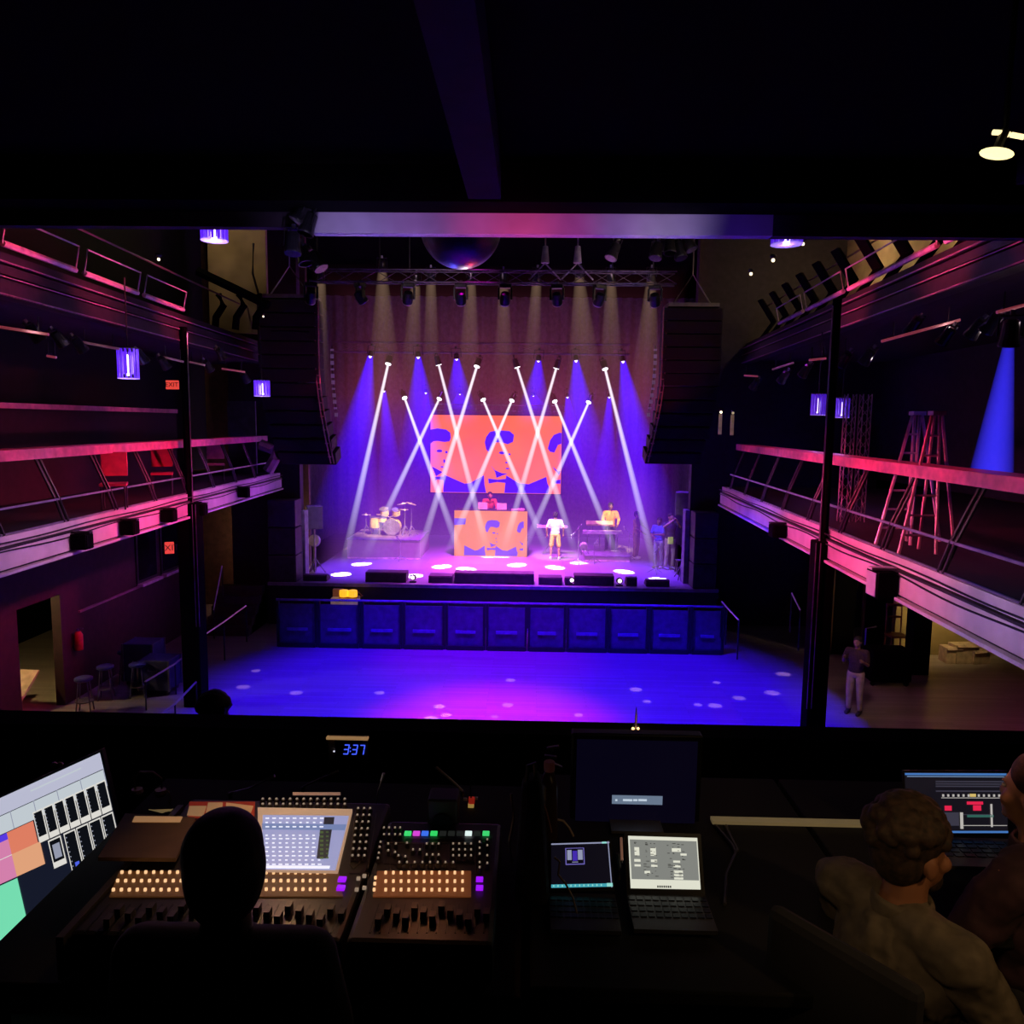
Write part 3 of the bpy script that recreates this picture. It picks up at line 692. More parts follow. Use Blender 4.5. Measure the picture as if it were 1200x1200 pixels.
# little warm lamps
WARM = emit('warm dot', (1,.8,.5), 2.5)
for px, py, D, lab in ((880,321,17,'lowest of the three tiny warm ceiling lamps at upper right'),(906,305,15,'middle of the three tiny warm ceiling lamps at upper right'),(941,286,13,'topmost of the three tiny warm ceiling lamps at upper right'),(845,483,19.5,'tiny warm wall lamp beside the right speaker hang'),(859,484,19.5,'dim tan wall lamp right of the tiny warm one'),(186,304,14,'tiny pale lamp behind the upper left railing'),(309,371,21,'tiny pale lamp right of the tan wall on the left')):
    c = P(px, py, D); T = thing('small_lamp', lab, 'lamp', c)
    MB().ball((0,0,0), .034 if D > 14 else .026, 10, 7).build('bulb', WARM if 'dim' not in lab else emit('dim tan', (.4,.3,.18), 1), T, world=False)
    MB().lathe([(.03,.03),(.06,.07),(.05,.10)]).build('holder', BLACK, T, world=False)
    if px in (845, 859): MB().box((-.04,.02,-.55), (.04,.06,-.05)).build('back_plate', mat('lit sconce plate', (.5,.4,.25), .6, em=(.25,.15,.07), es=.3), T, world=False)
# warm lamp at upper right, near the camera
c = P(1168, 180, 3.6)
T = thing('warm_ceiling_lamp', 'warm glowing ceiling lamp, bright disc under a slim tube, in the upper right corner', 'lamp', c)
WL = emit('warm tube', (1,.78,.38), 1.6)
q = Matrix.Rotation(R(8), 3, 'Y')
MB().ball((0,0,0), (.072,.05,.02), 20, 10, q).build('disc_lens', emit('warm disc', (1,.82,.35), 1.8), T, world=False)
m = MB(); m.path([q @ Vector((-.035,0,.085)), q @ Vector((.0,0,.088)), q @ Vector((.035,0,.086))], .012, 8); m.path([q @ Vector((.045,0,.086)), q @ Vector((.1,0,.084))], .012, 8); m.build('tube', WL, T, world=False)
m = MB(); m.cyl((0,0,.02), (.03,0,.10), .02, n=8); m.cyl((.03,0,.1), (.03,0,6.3+2-c.z), .012, n=6); m.build('hanger', BLACK, T, world=False)
# right balcony: truss towers, ladders, blue beam
for (x0, x1, lab) in ((1000, 1004, 'left'), (1018, 1021, 'right')):
    D = 13.0; a = P(x0-3, 462, D); T = truss('truss_tower', (a.x, D, DECK), (a.x, D, P(x0, 462, D).z), .14, f'slim upright truss on the right balcony, {lab} of the pair', .010, .18, m=mat('truss steel', (.5,.4,.42), .4, .3))
def ladder(px, D, lab, m, sp):
    a = P(px, 487, D); T = thing('step_ladder', lab, 'ladder', (a.x, D, DECK)); zt = a.z; 
    for s, nm in ((-1, 'front_frame'), (1, 'rear_frame')):
        mm = MB()
        for q in (-.12, .12):
            mm.cyl((a.x+q*.4+s*.03, D+s*.03, zt), (a.x+q*1.9+s*sp, D+s*.2, DECK+.02), .022, n=6)
        if s < 0:
            for k in range(1, 7):
                f = k/7; mm.cyl((a.x-.12*(.4+1.5*f)-.03-sp*f, D-.03-.17*f, zt+(DECK-zt)*f), (a.x+.12*(.4+1.5*f)-.03-sp*f, D-.03-.17*f, zt+(DECK-zt)*f), .016, n=6)
        mm.build(nm, m, T)
    MB().cbox((a.x, D, zt+.03), (.16,.14,.05)).build('top_cap', m, T)
LAD = mat('ladder aluminium', (.6,.48,.5), .4, .2)
ladder(1075, 10.5, 'aluminium step ladder on the right balcony, nearer the truss towers', LAD, .3)
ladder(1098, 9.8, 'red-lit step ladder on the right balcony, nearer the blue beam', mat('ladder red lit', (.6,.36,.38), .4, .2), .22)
a = P(1182, 404, 9.5); b = P(1160, 566, 9.9)
q = (b-a).to_track_quat('-Z', 'Y'); o = dup(pc, a, quat=q)
for ch in list(o.children):
    if ch.name.startswith('light_beam'): bpy.data.objects.remove(ch)
o['label'] = 'spotlight at the right edge throwing one wide deep blue beam onto the right balcony'; o['group'] = 'balcony blue beam'
cone('light_beam', a, b, .06, .26, beam_mat('side blue beam', (.04,.03,1), .75, .09, .26, .8, .0, .3), o)
# box fixtures mounted on the beams
def beam_box(px, py, side, w_, h_, lab, face=None):
    X = XL if side < 0 else XR; t = (px-620)/F; D = -6.45/(t+.045) if side < 0 else 4.05/(t-.046)
    c = P(px, py, D); x = X(D)-side*.14
    T = thing('beam_mounted_speaker', lab, 'speaker', (x, D, c.z))
    MB().cbox((0,0,0), (.24, w_, h_)).build('housing', MATTE, T, world=False, bevel=.015)
    MB().cbox((-side*.12, 0, 0), (.02, w_*.8, h_*.85)).build('grille', face or MATTE, T, world=False)
    MB().cbox((0, 0, h_/2+.02), (.30, w_*.4, .03)).build('bracket', face or BLACK, T, world=False)
    if face: MB().cbox((.0, -w_/2-.01, 0), (.23, .02, h_)).build('side_plate', MATTE, T, world=False)
for px, py, lab in ((73,634,'first from the picture edge'),(133,618,'second from the picture edge'),(182,604,'third from the picture edge'),(275,577,'beyond the left column'),(221,597,'just in front of the left column')):
    beam_box(px, py, -1, .22, .24, 'small black box fixed to the pink left beam, '+lab)
beam_box(921, 622, 1, .30, .24, 'black speaker fixed on the right beam, left of the column')
beam_box(1050, 684, 1, .32, .34, 'larger black and white speaker fixed on the right beam, right of the column', CREAM)
# junk at the stage left corner, above: cluster of fixtures near the left end of the truss
for i, (px, py) in enumerate(((352,262),(362,277),(347,300),(362,312),(380,318))):
    c = P(px-4, py-4, 6.85 if i < 3 else 17.5); o = dup(pc, c, quat=Vector((.3*(i-2), -.2, -1)).to_track_quat('-Z','Y'), scale=.62 if i < 3 else 1.4)
    for ch in list(o.children):
        if ch.name.startswith('light_beam'): bpy.data.objects.remove(ch)
    o['label'] = f'dark spotlight clustered at the left end of the pale ceiling beam, {ORD[i]} from the top'; o['group'] = 'spotlight cluster at upper left of the stage'
    lamp('POINT', c+Vector((.2,-.4,-.1)), (.7,.6,1), .25, size=.05)
for i, (px, py) in enumerate(((716,302),(768,302),(785,296),(798,302),(810,292))):
    c = P(px, py, 19); o = dup(pc, c, quat=Vector((.2*(i-2), -.3, -1)).to_track_quat('-Z','Y'), scale=1.3)
    for ch in list(o.children):
        if ch.name.startswith('light_beam'): bpy.data.objects.remove(ch)
    o['label'] = f'dark spotlight clustered above the right end of the front truss, {ORD[i]} from the left'; o['group'] = 'spotlight cluster at upper right of the stage'
    lamp('POINT', c+Vector((.3,-.8,.1)), (1,.8,.8), .8, size=.05)
# ================================================================== PEOPLE
def remesh(mb, name, m, voxel, parent, sm=6):
    bmesh.ops.recalc_face_normals(mb.bm, faces=mb.bm.faces)
    me = bpy.data.meshes.new('t'); mb.bm.to_mesh(me); mb.bm.free()
    o = bpy.data.objects.new('t', me); COL.objects.link(o)
    r = o.modifiers.new('r', 'REMESH'); r.mode = 'VOXEL'; r.voxel_size = voxel
    s = o.modifiers.new('s', 'SMOOTH'); s.iterations = sm; s.factor = .5
    dg = bpy.context.evaluated_depsgraph_get(); dg.update()
    m2 = bpy.data.meshes.new_from_object(o.evaluated_get(dg)); bpy.data.objects.remove(o)
    m2.materials.clear(); m2.materials.append(m); m2.shade_smooth()
    n = bpy.data.objects.new(name, m2); COL.objects.link(n); n.parent = parent; return n
BASE = dict(pel=(0,0,.95), che=(0,0,1.27), nec=(0,0,1.47), head=(0,-.01,1.63), sL=(.19,0,1.42), sR=(-.19,0,1.42),
            eL=(.25,.03,1.15), eR=(-.25,.03,1.15), hL=(.26,-.06,.90), hR=(-.26,-.06,.90), hipL=(.09,0,.92), hipR=(-.09,0,.92),
            kL=(.11,-.02,.50), kR=(-.11,-.02,.50), aL=(.12,.02,.09), aR=(-.12,.02,.09))
def person(label, loc, rz, pose={}, skin=(.25,.12,.07), shirt=(.5,.5,.5), legs=(.1,.1,.12), shorts=False, hair=(.01,.008,.008), longsleeve=False,
           shoes=(.6,.6,.6), scale=1.0, voxel=.011, cap=None, curl=False, beard=False, headrz=0, group=None, hairlen=0, seated=False, legmat=None, shirtmat=None, wrinkle=False):
    J = {k: Vector(v) for k, v in {**BASE, **pose}.items()}
    T = thing('person', label, 'person', loc, rz); T.scale = (scale,)*3
    sk = mat('skin %s' % (skin,), skin, .55, var=.12)
    H = J['head']; HR = Matrix.Rotation(headrz, 3, 'Z')
    h = lambda x, y, z: H + HR @ Vector((x, y, z))
    b = MB()
    # head, jaw, nose, ears, neck
    b.ball(h(0,.012,.02), (.076,.094,.10), 20, 14, HR); b.ball(h(0,-.03,-.05), (.056,.062,.065), 16, 10, HR)
    b.ball(h(0,-.088,-.02), (.013,.02,.022), 10, 7, HR); b.ball(h(0,-.085,-.058), (.026,.012,.010), 10, 7, HR); b.ball(h(0,-.078,-.092), (.02,.018,.016), 10, 7, HR)
    for s in (-1, 1):
        b.ball(h(s*.079,.012,-.015), (.010,.022,.032), 10, 7, HR); b.ball(h(s*.03,-.082,.022), (.018,.008,.007), 8, 6, HR); b.ball(h(s*.04,-.06,-.03), (.025,.028,.025), 8, 6, HR)
    b.cap(J['nec']-Vector((0,0,.03)), H-Vector((0,-.015,.06)), .060, .055)
    # torso
    b.ball(J['che'], (.165,.105,.19), 20, 14); mid = (J['che']+J['pel'])/2; b.ball(mid, (.14,.10,.19), 20, 12); b.ball(J['pel'], (.16,.115,.13), 20, 12)
    b.cap(J['sL'], J['sR'], .062, .062); b.cap(J['che']+Vector((0,0,.08)), J['nec'], .10, .06)
    for s in 'LR':
        b.cap(J['s'+s], J['e'+s], .052, .040); b.cap(J['e'+s], J['h'+s], .040, .027)
        d = (J['h'+s]-J['e'+s]).normalized(); side = d.cross(Vector((0,1,0.01))).normalized(); pn = d.cross(side).normalized()
        wr_ = J['h'+s]; palm = wr_+d*.05
        b.cap(wr_, wr_+d*.03, .026, .028); b.ball(palm+pn*0, .034, 10, 8)
        for k in range(4):   # four fingers slightly curled + thumb
            o_ = (k-1.5)*.019; L = (.072,.082,.077,.06)[k]
            p0 = palm+side*o_*.2+pn*o_+d*.02; p1 = p0+d*L*.55+pn*o_*.15+side*.004; p2 = p1+d*L*.42+side*.022
            b.cap(p0, p1, .0105, .0095, 8); b.cap(p1, p2, .0095, .008, 8)
        t0 = wr_+d*.03+pn*(-.026); b.cap(t0, t0+d*.03-pn*.022+side*.008, .013, .011, 8); b.cap(t0+d*.03-pn*.022+side*.008, t0+d*.06-pn*.028+side*.018, .011, .009, 8)
        b.cap(J['hip'+s], J['k'+s], .085, .056); b.cap(J['k'+s], J['a'+s], .056, .036); kk = J['k'+s].lerp(J['a'+s], .3); b.ball(kk+Vector((0,.012,0)), .054)
        f = J.get('t'+s, J['a'+s]+Vector((0,-.15,-.055))); b.cap(J['a'+s]-Vector((0,-.03,.045)), f, .036, .028)
    remesh(b, 'body', sk, voxel, T)
    # shirt
    c = MB(); g = .016
    c.ball(J['che'], (.165+g,.105+g,.20), 20, 14); c.ball(mid, (.145+g,.105+g,.19), 20, 12); c.ball(J['pel']+Vector((0,0,.05)), (.155+g,.115+g,.11), 20, 12)
    c.cap(J['sL'], J['sR'], .07, .07); c.cap(J['che']+Vector((0,0,.08)), J['nec']-Vector((0,0,.05)), .115, .085)
    for s in 'LR':
        if longsleeve: c.cap(J['s'+s], J['e'+s], .068, .055); c.cap(J['e'+s], J['e'+s].lerp(J['h'+s], .92), .055, .04)
        else: c.cap(J['s'+s], J['s'+s].lerp(J['e'+s], .72), .068, .064)
    sh_ = remesh(c, 'shirt', shirtmat or mat('cloth %s' % (shirt,), shirt, .85, bump=.15, scale=25), voxel*1.15, T)
    if wrinkle:
        tx = bpy.data.textures.new('cloth folds', 'CLOUDS'); tx.noise_scale = .09; dm = sh_.modifiers.new('folds', 'DISPLACE'); dm.texture = tx; dm.strength = .035; dm.mid_level = .35
        k_ = MB(); n_ = J['nec']-Vector((0,0,.015)); k_.lathe([(.075,-.03),(.085,-.015),(.080,.03),(.072,.045),(.068,.02)], n_, 20); k_.build('collar', sh_.data.materials[0], T, world=False, smooth=True)
    # legs cloth
    c = MB(); c.ball(J['pel']-Vector((0,0,.02)), (.17,.125,.12), 18, 12)
    for s in 'LR':
        if shorts: c.cap(J['hip'+s], J['hip'+s].lerp(J['k'+s], .92), .10, .088)
        else: c.cap(J['hip'+s], J['k'+s], .10, .072); c.cap(J['k'+s], J['k'+s].lerp(J['a'+s], .9), .070, .058)
    remesh(c, 'shorts' if shorts else 'trousers', mat('cloth %s' % (legs,), legs, .85), voxel*1.15, T)
    for s in 'LR':
        c = MB(); f = J.get('t'+s, J['a'+s]+Vector((0,-.15,-.055))); a_ = J['a'+s]-Vector((0,-.03,.04))
        c.cap(a_, f, .048, .042); c.ball(a_+Vector((0,0,.03)), .05); c.cap(a_-Vector((0,0,.018)), f-Vector((0,0,.012)), .045, .04)
        remesh(c, 'shoe', mat('shoe %s' % (shoes,), shoes, .5), voxel, T, 3)
    hm = mat('hair %s%s' % (hair, curl), hair, .75, var=.6, scale=60, bump=.8)
    c = MB(); c.ball(h(0,.026,.05), (.088,.10,.088), 20, 12, HR); c.ball(h(0,.05,.0), (.078,.072,.09+hairlen), 18, 12, HR)
    if hairlen: c.ball(h(0,.02,.0), (.092,.092,.105+hairlen), 18, 12, HR)
    if curl:
        rnd = random.Random(3)
        for i in range(150):
            a = rnd.uniform(0, 6.28); t = rnd.uniform(0, 1.7)
            c.ball(h(math.sin(t)*math.cos(a)*.092, .03+math.sin(t)*math.sin(a)*.10, .05+math.cos(t)*.095), rnd.uniform(.014,.024), 8, 6)
    if beard: c.ball(h(0,-.045,-.085), (.05,.045,.04), 14, 9, HR)
    remesh(c, 'hair', hm, voxel*.9, T, 4)
    if cap:
        c = MB(); c.ball(h(0,.012,.06), (.092,.108,.075), 20, 12, HR); c.cap(h(-.03,-.09,.055), h(.03,-.09,.055), .02, .02)
        remesh(c, 'cap', mat('cap cloth %s' % (cap,), cap, .8), voxel, T)
    e = MB()
    for s in (-1, 1): e.ball(h(s*.03,-.078,.006), (.011,.008,.007), 8, 6, HR)
    o = e.build('eyes', mat('eye', (.5,.48,.45), .2), T, world=False, smooth=True)
    return T
# performer (seen from behind), centre stage
c = PZ(650, 656, STG)
person('performer standing centre stage in a white tee, yellow shorts and white shoes, seen from behind', (c.x, c.y, STG), R(176),
       dict(kL=(.13,-.01,.5), kR=(-.14,-.02,.5), aL=(.15,.02,.09), aR=(-.16,.02,.09), eL=(.30,.03,1.16), eR=(-.30,.02,1.16), hL=(.30,-.08,.92), hR=(-.29,-.10,.93)), skin=(.45,.26,.14),
       shirt=(.85,.82,.75), legs=(.8,.58,.10), shorts=True, shoes=(.9,.9,.9), scale=1.0)
lamp('SPOT', (c.x-.5, c.y-6, 8), (1,.85,.6), 5500, (c.x, c.y, 2.2), 12, .5)
# keyboard player
kp = P(715, 622, 28.9); ksc = 1.05
person('musician in a loose orange sweatshirt standing behind the keyboard', (kp.x, 28.9, STG), R(8),
       dict(eL=(.27,-.06,1.18), eR=(-.27,-.06,1.18), hL=(.16,-.30,1.05), hR=(-.16,-.30,1.05)), skin=(.12,.06,.05), shirt=(.85,.35,.05), longsleeve=True, legs=(.05,.04,.06), scale=1.14, shirtmat=mat('orange sweatshirt', (.9,.33,.03), .8, bump=.2, scale=20))
lamp('SPOT', (kp.x-1, 24.5, 7), (1,.7,.35), 4500, (kp.x, 28.9, 2.6), 12, .5)
# guitarist (half hidden in haze)
g = PZ(745, 664, STG); g = P(745, 652, 28.2)
person('dim musician in a tan shirt standing right of the keyboard, side on', (g.x, 28.2, STG), R(60), dict(eL=(.2,-.18,1.2), hL=(.05,-.34,1.15), eR=(-.24,-.1,1.16), hR=(-.1,-.3,1.0)), skin=(.25,.14,.1), shirt=(.4,.25,.12), legs=(.3,.2,.12))
g = P(771, 665, 26.4)
person('crew member in a blue shirt and grey trousers standing at the right of the stage', (g.x, 26.4, STG), R(-35), dict(eL=(.22,-.12,1.2), hL=(.0,-.3,1.2), eR=(-.24,-.1,1.16), hR=(-.02,-.32,1.1)), skin=(.2,.1,.08), shirt=(.08,.1,.45), legs=(.3,.3,.4))
g = PZ(784, 667, STG)
pr = person('crew member in a black tee with a lime hip pouch, hands raised to the face', (g.x, g.y, STG), R(20),
       dict(eL=(.26,-.16,1.33), hL=(.07,-.24,1.55), eR=(-.30,-.14,1.36), hR=(-.12,-.24,1.52)), skin=(.35,.2,.14), shirt=(.03,.03,.04), legs=(.45,.42,.4), shoes=(.3,.3,.5), scale=1.1)
MB().cbox((-.08,-.16,.93), (.17,.07,.22)).build('lime_pouch', mat('lime pouch', (.6,.9,.1), .6, em=(.4,.6,.05), es=.25), pr, world=False, bevel=.02)
# DJ
dj = P(573, 600, 29.6)
T = thing('booth_platform', 'low black platform behind the illuminated booth', 'platform', (dj.x+.3, 29.9, STG))
MB().box((-1.2,-.7,.0), (1.2,.7,.44)).build('platform_top', BLACK, T, world=False, bevel=.01)
MB().box((-1.22,-.72,.44), (1.22,.72,.47)).build('top_sheet', DARK, T, world=False)
person('performer in red bending over the laptops behind the illuminated booth', (dj.x, 29.6, STG+.475), R(10), dict(che=(0,-.10,1.24), nec=(0,-.20,1.42), head=(0,-.27,1.56), sL=(.19,-.17,1.37), sR=(-.19,-.17,1.37), eL=(.25,-.26,1.12), eR=(-.25,-.26,1.12), hL=(.2,-.45,1.12), hR=(-.16,-.45,1.12)),
       skin=(.4,.15,.1), shirt=(.6,.08,.04), longsleeve=True, scale=1.08)
lamp('SPOT', (-1, 24, 8), (1,.35,.2), 2500, (dj.x, 29.6, 2.9), 10, .5)
# person on the hall floor at right
g = PZ(1000, 836, 0)
person('person in a dark top and pale trousers standing on the hall floor beside the column', (g.x, g.y, 0), R(-40),
       dict(eL=(.24,-.02,1.16), hL=(.2,-.2,1.25), eR=(-.27,-.02,1.16), hR=(-.2,-.22,1.28)), skin=(.3,.17,.12), shirt=(.05,.025,.03), legs=(.5,.38,.25), shoes=(.05,.04,.04), scale=.98)
# ================================================================== STAGE GEAR
# LED screen with the pop portraits
ORA = S(252,112,55); BLU = S(50,0,255)
OR_ = bpy.data.materials.new('orange screen light'); OR_.use_nodes = True
nt = OR_.node_tree; b_ = nt.nodes['Principled BSDF']; b_.inputs['Base Color'].default_value = (.02,.01,.01,1)
tc = nt.nodes.new('ShaderNodeTexCoord'); nz = nt.nodes.new('ShaderNodeTexNoise'); nz.inputs['Scale'].default_value = .6
nt.links.new(tc.outputs['Object'], nz.inputs['Vector']); rp = nt.nodes.new('ShaderNodeValToRGB'); nt.links.new(nz.outputs['Fac'], rp.inputs['Fac'])
rp.color_ramp.elements[0].position = .35; rp.color_ramp.elements[1].position = .65
rp.color_ramp.elements[0].color = (*S(250,115,25), 1); rp.color_ramp.elements[1].color = (*S(250,100,42), 1)
nt.links.new(rp.outputs[0], b_.inputs['Emission Color']); b_.inputs['Emission Strength'].default_value = 1.0
BL_ = mat('blue screen light', (.01,.0,.05), .5, em=BLU, es=1.0)
OR2 = mat('booth orange', (.02,.01,.0), .5, em=S(240,140,60), es=.95); BL2_ = mat('booth blue', (.01,.0,.03), .5, em=S(110,80,225), es=.9)
def ell(cx, cy_, rx, ry, n=10): return [(cx+rx*math.cos(2*math.pi*i/n), cy_+ry*math.sin(2*math.pi*i/n)) for i in range(n)]
ART = [[(150,205),(200,195),(260,203),(288,225),(292,260),(285,285),(250,292),(200,285),(170,288),(150,305)],
 ell(213,357,20,10), ell(262,365,9,9), ell(247,430,7,14,8), ell(232,472,12,5,8),
 [(160,470),(235,510),(190,540)], [(180,545),(245,540),(245,570),(200,562),(180,575)],
 [(245,528),(390,592),(430,586),(525,528),(530,600),(542,655),(240,655)],
 [(530,290),(540,252),(565,216),(620,203),(700,208),(733,235),(726,285),(690,302),(640,288),(605,290),(585,312),(572,345),(558,362),(540,340)],
 ell(652,365,22,10), ell(702,375,9,7,8), ell(683,435,9,6,8), ell(690,478,14,5,8),
 [(575,455),(600,490),(650,512),(690,515),(650,530),(614,546),(605,505)], [(556,552),(620,560),(680,553),(682,582),(620,576),(560,588)],
 [(682,528),(770,582),(840,590),(962,535),(970,580),(985,612),(978,655),(670,655)],
 [(970,330),(985,270),(1010,232),(1050,215),(1064,218),(1064,295),(1040,302),(1015,358),(985,352)],
 [(1005,460),(1045,492),(1062,490),(1050,522)], [(1010,562),(1062,553),(1062,582),(1015,582)]]
def artmesh(mb, fmap, ymax=660, xmin=150, xmax=1066):
    for p in ART: mb.poly([fmap(min(max(x, xmin), xmax), min(y, ymax)) for x, y in p])
D = 31.0; tl = P(504.5, 486, D); br = P(657, 579, D)
T = thing('led_screen', 'large hanging orange and blue screen showing cropped portraits of men with quiffs', 'screen', (tl.x, D, br.z))
W_, H_ = br.x-tl.x, tl.z-br.z
MB().box((tl.x-.05, D+.02, br.z-.05), (br.x+.05, D+.18, tl.z+.05)).build('housing', BLACK, T)
mb = MB(); mb.mi = 0; mb.poly([(tl.x, D, br.z), (br.x, D, br.z), (br.x, D, tl.z), (tl.x, D, tl.z)]); mb.mi = 1
artmesh(mb, lambda x, y: (tl.x+(x-150)/915*W_, D-.015, tl.z-(y-98)/560*H_))
mb.build('display', [OR_, BL_], T, fix=False)
# booth
D = 28.2; tl = P(532.5, 598, D); br = P(617.5, 651, D); br.z = max(br.z, STG)
T = thing('dj_booth', 'booth on stage whose front panel glows orange with blue cropped portraits', 'booth', (tl.x, D, STG))
MB().box((tl.x, D, STG), (br.x, D+.8, tl.z)).build('counter', BLACK, T, bevel=.01)
W_, H_ = br.x-tl.x, tl.z-STG
mb = MB(); mb.mi = 0; mb.poly([(tl.x, D-.01, STG), (br.x, D-.01, STG), (br.x, D-.01, tl.z), (tl.x, D-.01, tl.z)]); mb.mi = 1
def bm_(x, y):
    X_ = .5*x+268; Y_ = .52*y+734
    return (tl.x+(min(max(X_, 320), 825)-320)/505*W_, D-.02, tl.z-(min(max(Y_, 780), 1080)-780)/300*H_)
for p in ART[7:]: mb.poly([bm_(x, y) for x, y in p])
mb.poly([(tl.x+a*W_, D-.02, tl.z-b*H_) for a, b in ((0,.17),(.16,.17),(.15,.30),(.0,.32))])
mb.build('front_display', [OR2, BL2_], T, fix=False)
for px, py, w_, h_, lab in ((588, 597, .36, .24, 'open laptop on the booth top, right of the bending performer'), (566, 594, .34, .26, 'raised device on the booth top in front of the bending performer')):
    c = P(px, py, 28.45); zt_2 = tl.z
    t = thing('laptop', lab, 'laptop', (c.x, 28.45, zt_2))
    MB().cbox((0,.05,.015), (w_, .26, .02)).build('keyboard_base', GREYM, t, world=False)
    MB().cbox((0,-.08,.03+h_/2), (w_, .015, h_)).build('lid', mat('lid orange lit', (.7,.35,.25), .5, em=(.6,.2,.1), es=.5), t, world=False)
T2 = thing('mixer_deck', 'flat control deck on the right end of the booth top', 'mixer', (P(607,598,28.5).x, 28.5, tl.z))
MB().cbox((0,0,.03), (.5,.3,.06)).build('deck_body', mat('deck body', (.6,.3,.2), .5), T2, world=False, bevel=.01)
MB().cyl((-.12,0,.06), (-.12,0,.075), .09, n=16).build('jog_wheel', GREYM, T2, world=False)
# table with white bar behind the performer
c = P(647, 617, 28.8)
T = thing('keyboard', 'pale keyboard on a stand behind the performer in the white tee', 'keyboard', (c.x, 28.8, STG))
MB().cbox((c.x, 28.8, c.z), (1.15,.28,.09)).build('keyboard_body', mat('pale keyboard', (.8,.75,.8), .4), T, bevel=.01)
m = MB(); m.cyl((c.x-.35, 28.8, STG+.02), (c.x+.35, 28.8, c.z-.05), .02, n=6); m.cyl((c.x+.35, 28.75, STG+.02), (c.x-.35, 28.75, c.z-.05), .02, n=6); m.build('cross_stand', STEEL, T)
# risers
def riser(x0, y0, x1, D0, D1, h, lab, m_):
    a = P(x0, y0, D0); b = P(x1, y0, D0)
    T = thing('stage_riser', lab, 'riser', (a.x, D0, STG))
    MB().box((a.x, D0, STG), (b.x, D1, STG+h-.04)).build('skirt', m_, T)
    MB().box((a.x-.02, D0-.02, STG+h-.04), (b.x+.02, D1, STG+h)).build('riser_top', mat('riser top', (.3,.22,.35), .5), T)
    MB().box((a.x-.01, D0-.03, STG+.0), (b.x+.01, D0-.005, STG+.05)).build('front_lip', mat('riser lip', (.8,.55,.6), .5), T)
    return b
rd0 = PZ(450, 655, STG).y; rh = P(450, 632, rd0).z-STG
riser(407, 650, 492, rd0, rd0+2.6, rh, 'grey fronted riser carrying the drum kit at the left of the stage', mat('grey riser skirt', (.40,.33,.33), .8, var=.05))
kd = PZ(700, 658, STG).y
riser(686, 655, 738, kd, kd+2.4, .22, 'low riser under the keyboard at the right of the stage', MC['grey riser skirt'])
# drum kit
RZ = STG+rh; KY = rd0+1.1
YEL = mat('warm drum shell', (.85,.62,.25), .35); HEADM = mat('drum head', (.7,.62,.6), .5); CHR = mat('chrome', (.75,.7,.78), .2, .8)
def drum(cx, z, r, h, lab, axis='Z', nm='tom_drum', shell=YEL, tilt=0, head=HEADM, leg=True):
    T = thing(nm, lab, 'drum', (cx, KY, RZ))
    rot = Matrix.Rotation(R(90 if axis == 'Y' else tilt), 3, 'X'); c = Vector((cx, KY, z))
    d = rot @ Vector((0,0,1))
    MB().cyl(c-d*h/2, c+d*h/2, r, n=24).build('shell', shell, T)
    MB().cyl(c+d*h/2, c+d*(h/2+.005), r*.97, n=24).build('drum_head', head, T)
    m = MB()
    for s in (-1, 1): m.lathe([(r*1.0,-.015),(r*1.04,-.015),(r*1.04,.015),(r*1.0,.015)], (0,0,0), 24)
    bmesh.ops.rotate(m.bm, verts=m.bm.verts, matrix=rot.to_4x4().to_3x3())
    vs = list(m.bm.verts); half = len(vs)//2
    for i, v in enumerate(vs): v.co += c+d*(h/2 if i >= half else -h/2)
    m.build('hoop', CHR, T)
    if leg:
        m = MB()
        for a in (0, 2.1, 4.2): m.cyl((cx+r*math.cos(a), KY+r*math.sin(a)*.8, z), (cx+r*1.05*math.cos(a), KY+r*.85*math.sin(a), RZ+.01), .012, n=6)
        m.build('legs', CHR, T)
    return T
bx = P(460, 620, KY).x; px1 = KY/F
drum(bx, RZ+.32, .30, .42, 'dark fronted bass drum with a pale rim, centre of the kit', 'Y', 'bass_drum', YEL, head=mat('dark bass head', (.16,.09,.16), .4))
KY2 = KY
drum(bx-.30, RZ+.86, .16, .24, 'bright yellow tom on the left above the bass drum', tilt=25, leg=False); drum(bx+.14, RZ+.86, .15, .22, 'bright yellow tom on the right above the bass drum', tilt=25, leg=False)
drum(bx-.66, RZ+.46, .19, .40, 'yellow floor tom at the left of the kit', nm='floor_tom'); drum(bx-.38, RZ+.56, .17, .16, 'snare drum between the floor tom and the bass drum', nm='snare_drum')
m = MB(); m.path([(bx-.3,KY,RZ+.78),(bx-.1,KY,RZ+.66),(bx+.14,KY,RZ+.78)], .018, 6); m.cyl((bx-.08,KY,RZ+.62),(bx-.08,KY,RZ+.70), .02, n=6)
tag(m.build('tom_mount', CHR), 'chrome bracket joining the two toms to the bass drum', 'bracket')
def cymbal(px, py, r, lab, tilt=12, boom=0):
    c = P(px, py, KY); T = thing('cymbal_stand', lab, 'cymbal', (c.x, KY, RZ))
    rot = Matrix.Rotation(R(tilt), 3, 'Y')
    m = MB(); m.lathe([(r,-.01),(r*.98,.0),(r*.2,.025),(.02,.045),(.005,.05)], (0,0,0), 22)
    bmesh.ops.rotate(m.bm, verts=m.bm.verts, matrix=rot); bmesh.ops.translate(m.bm, verts=m.bm.verts, vec=c)
    m.build('cymbal', mat('brass', (.85,.6,.55), .3, .7), T)
    b = Vector((c.x+boom, KY, RZ+.5)); m = MB(); m.path([c, Vector((c.x+boom, KY, c.z-.12)), b], .012, 6)
    for a in (.3, 2.4, 4.5): m.cyl(b-Vector((0,0,.12)), (b.x+.24*math.cos(a), KY+.24*math.sin(a), RZ+.01), .012, n=6)
    m.cyl(b, b-Vector((0,0,.3)), .015, n=6); m.build('tripod', CHR, T)
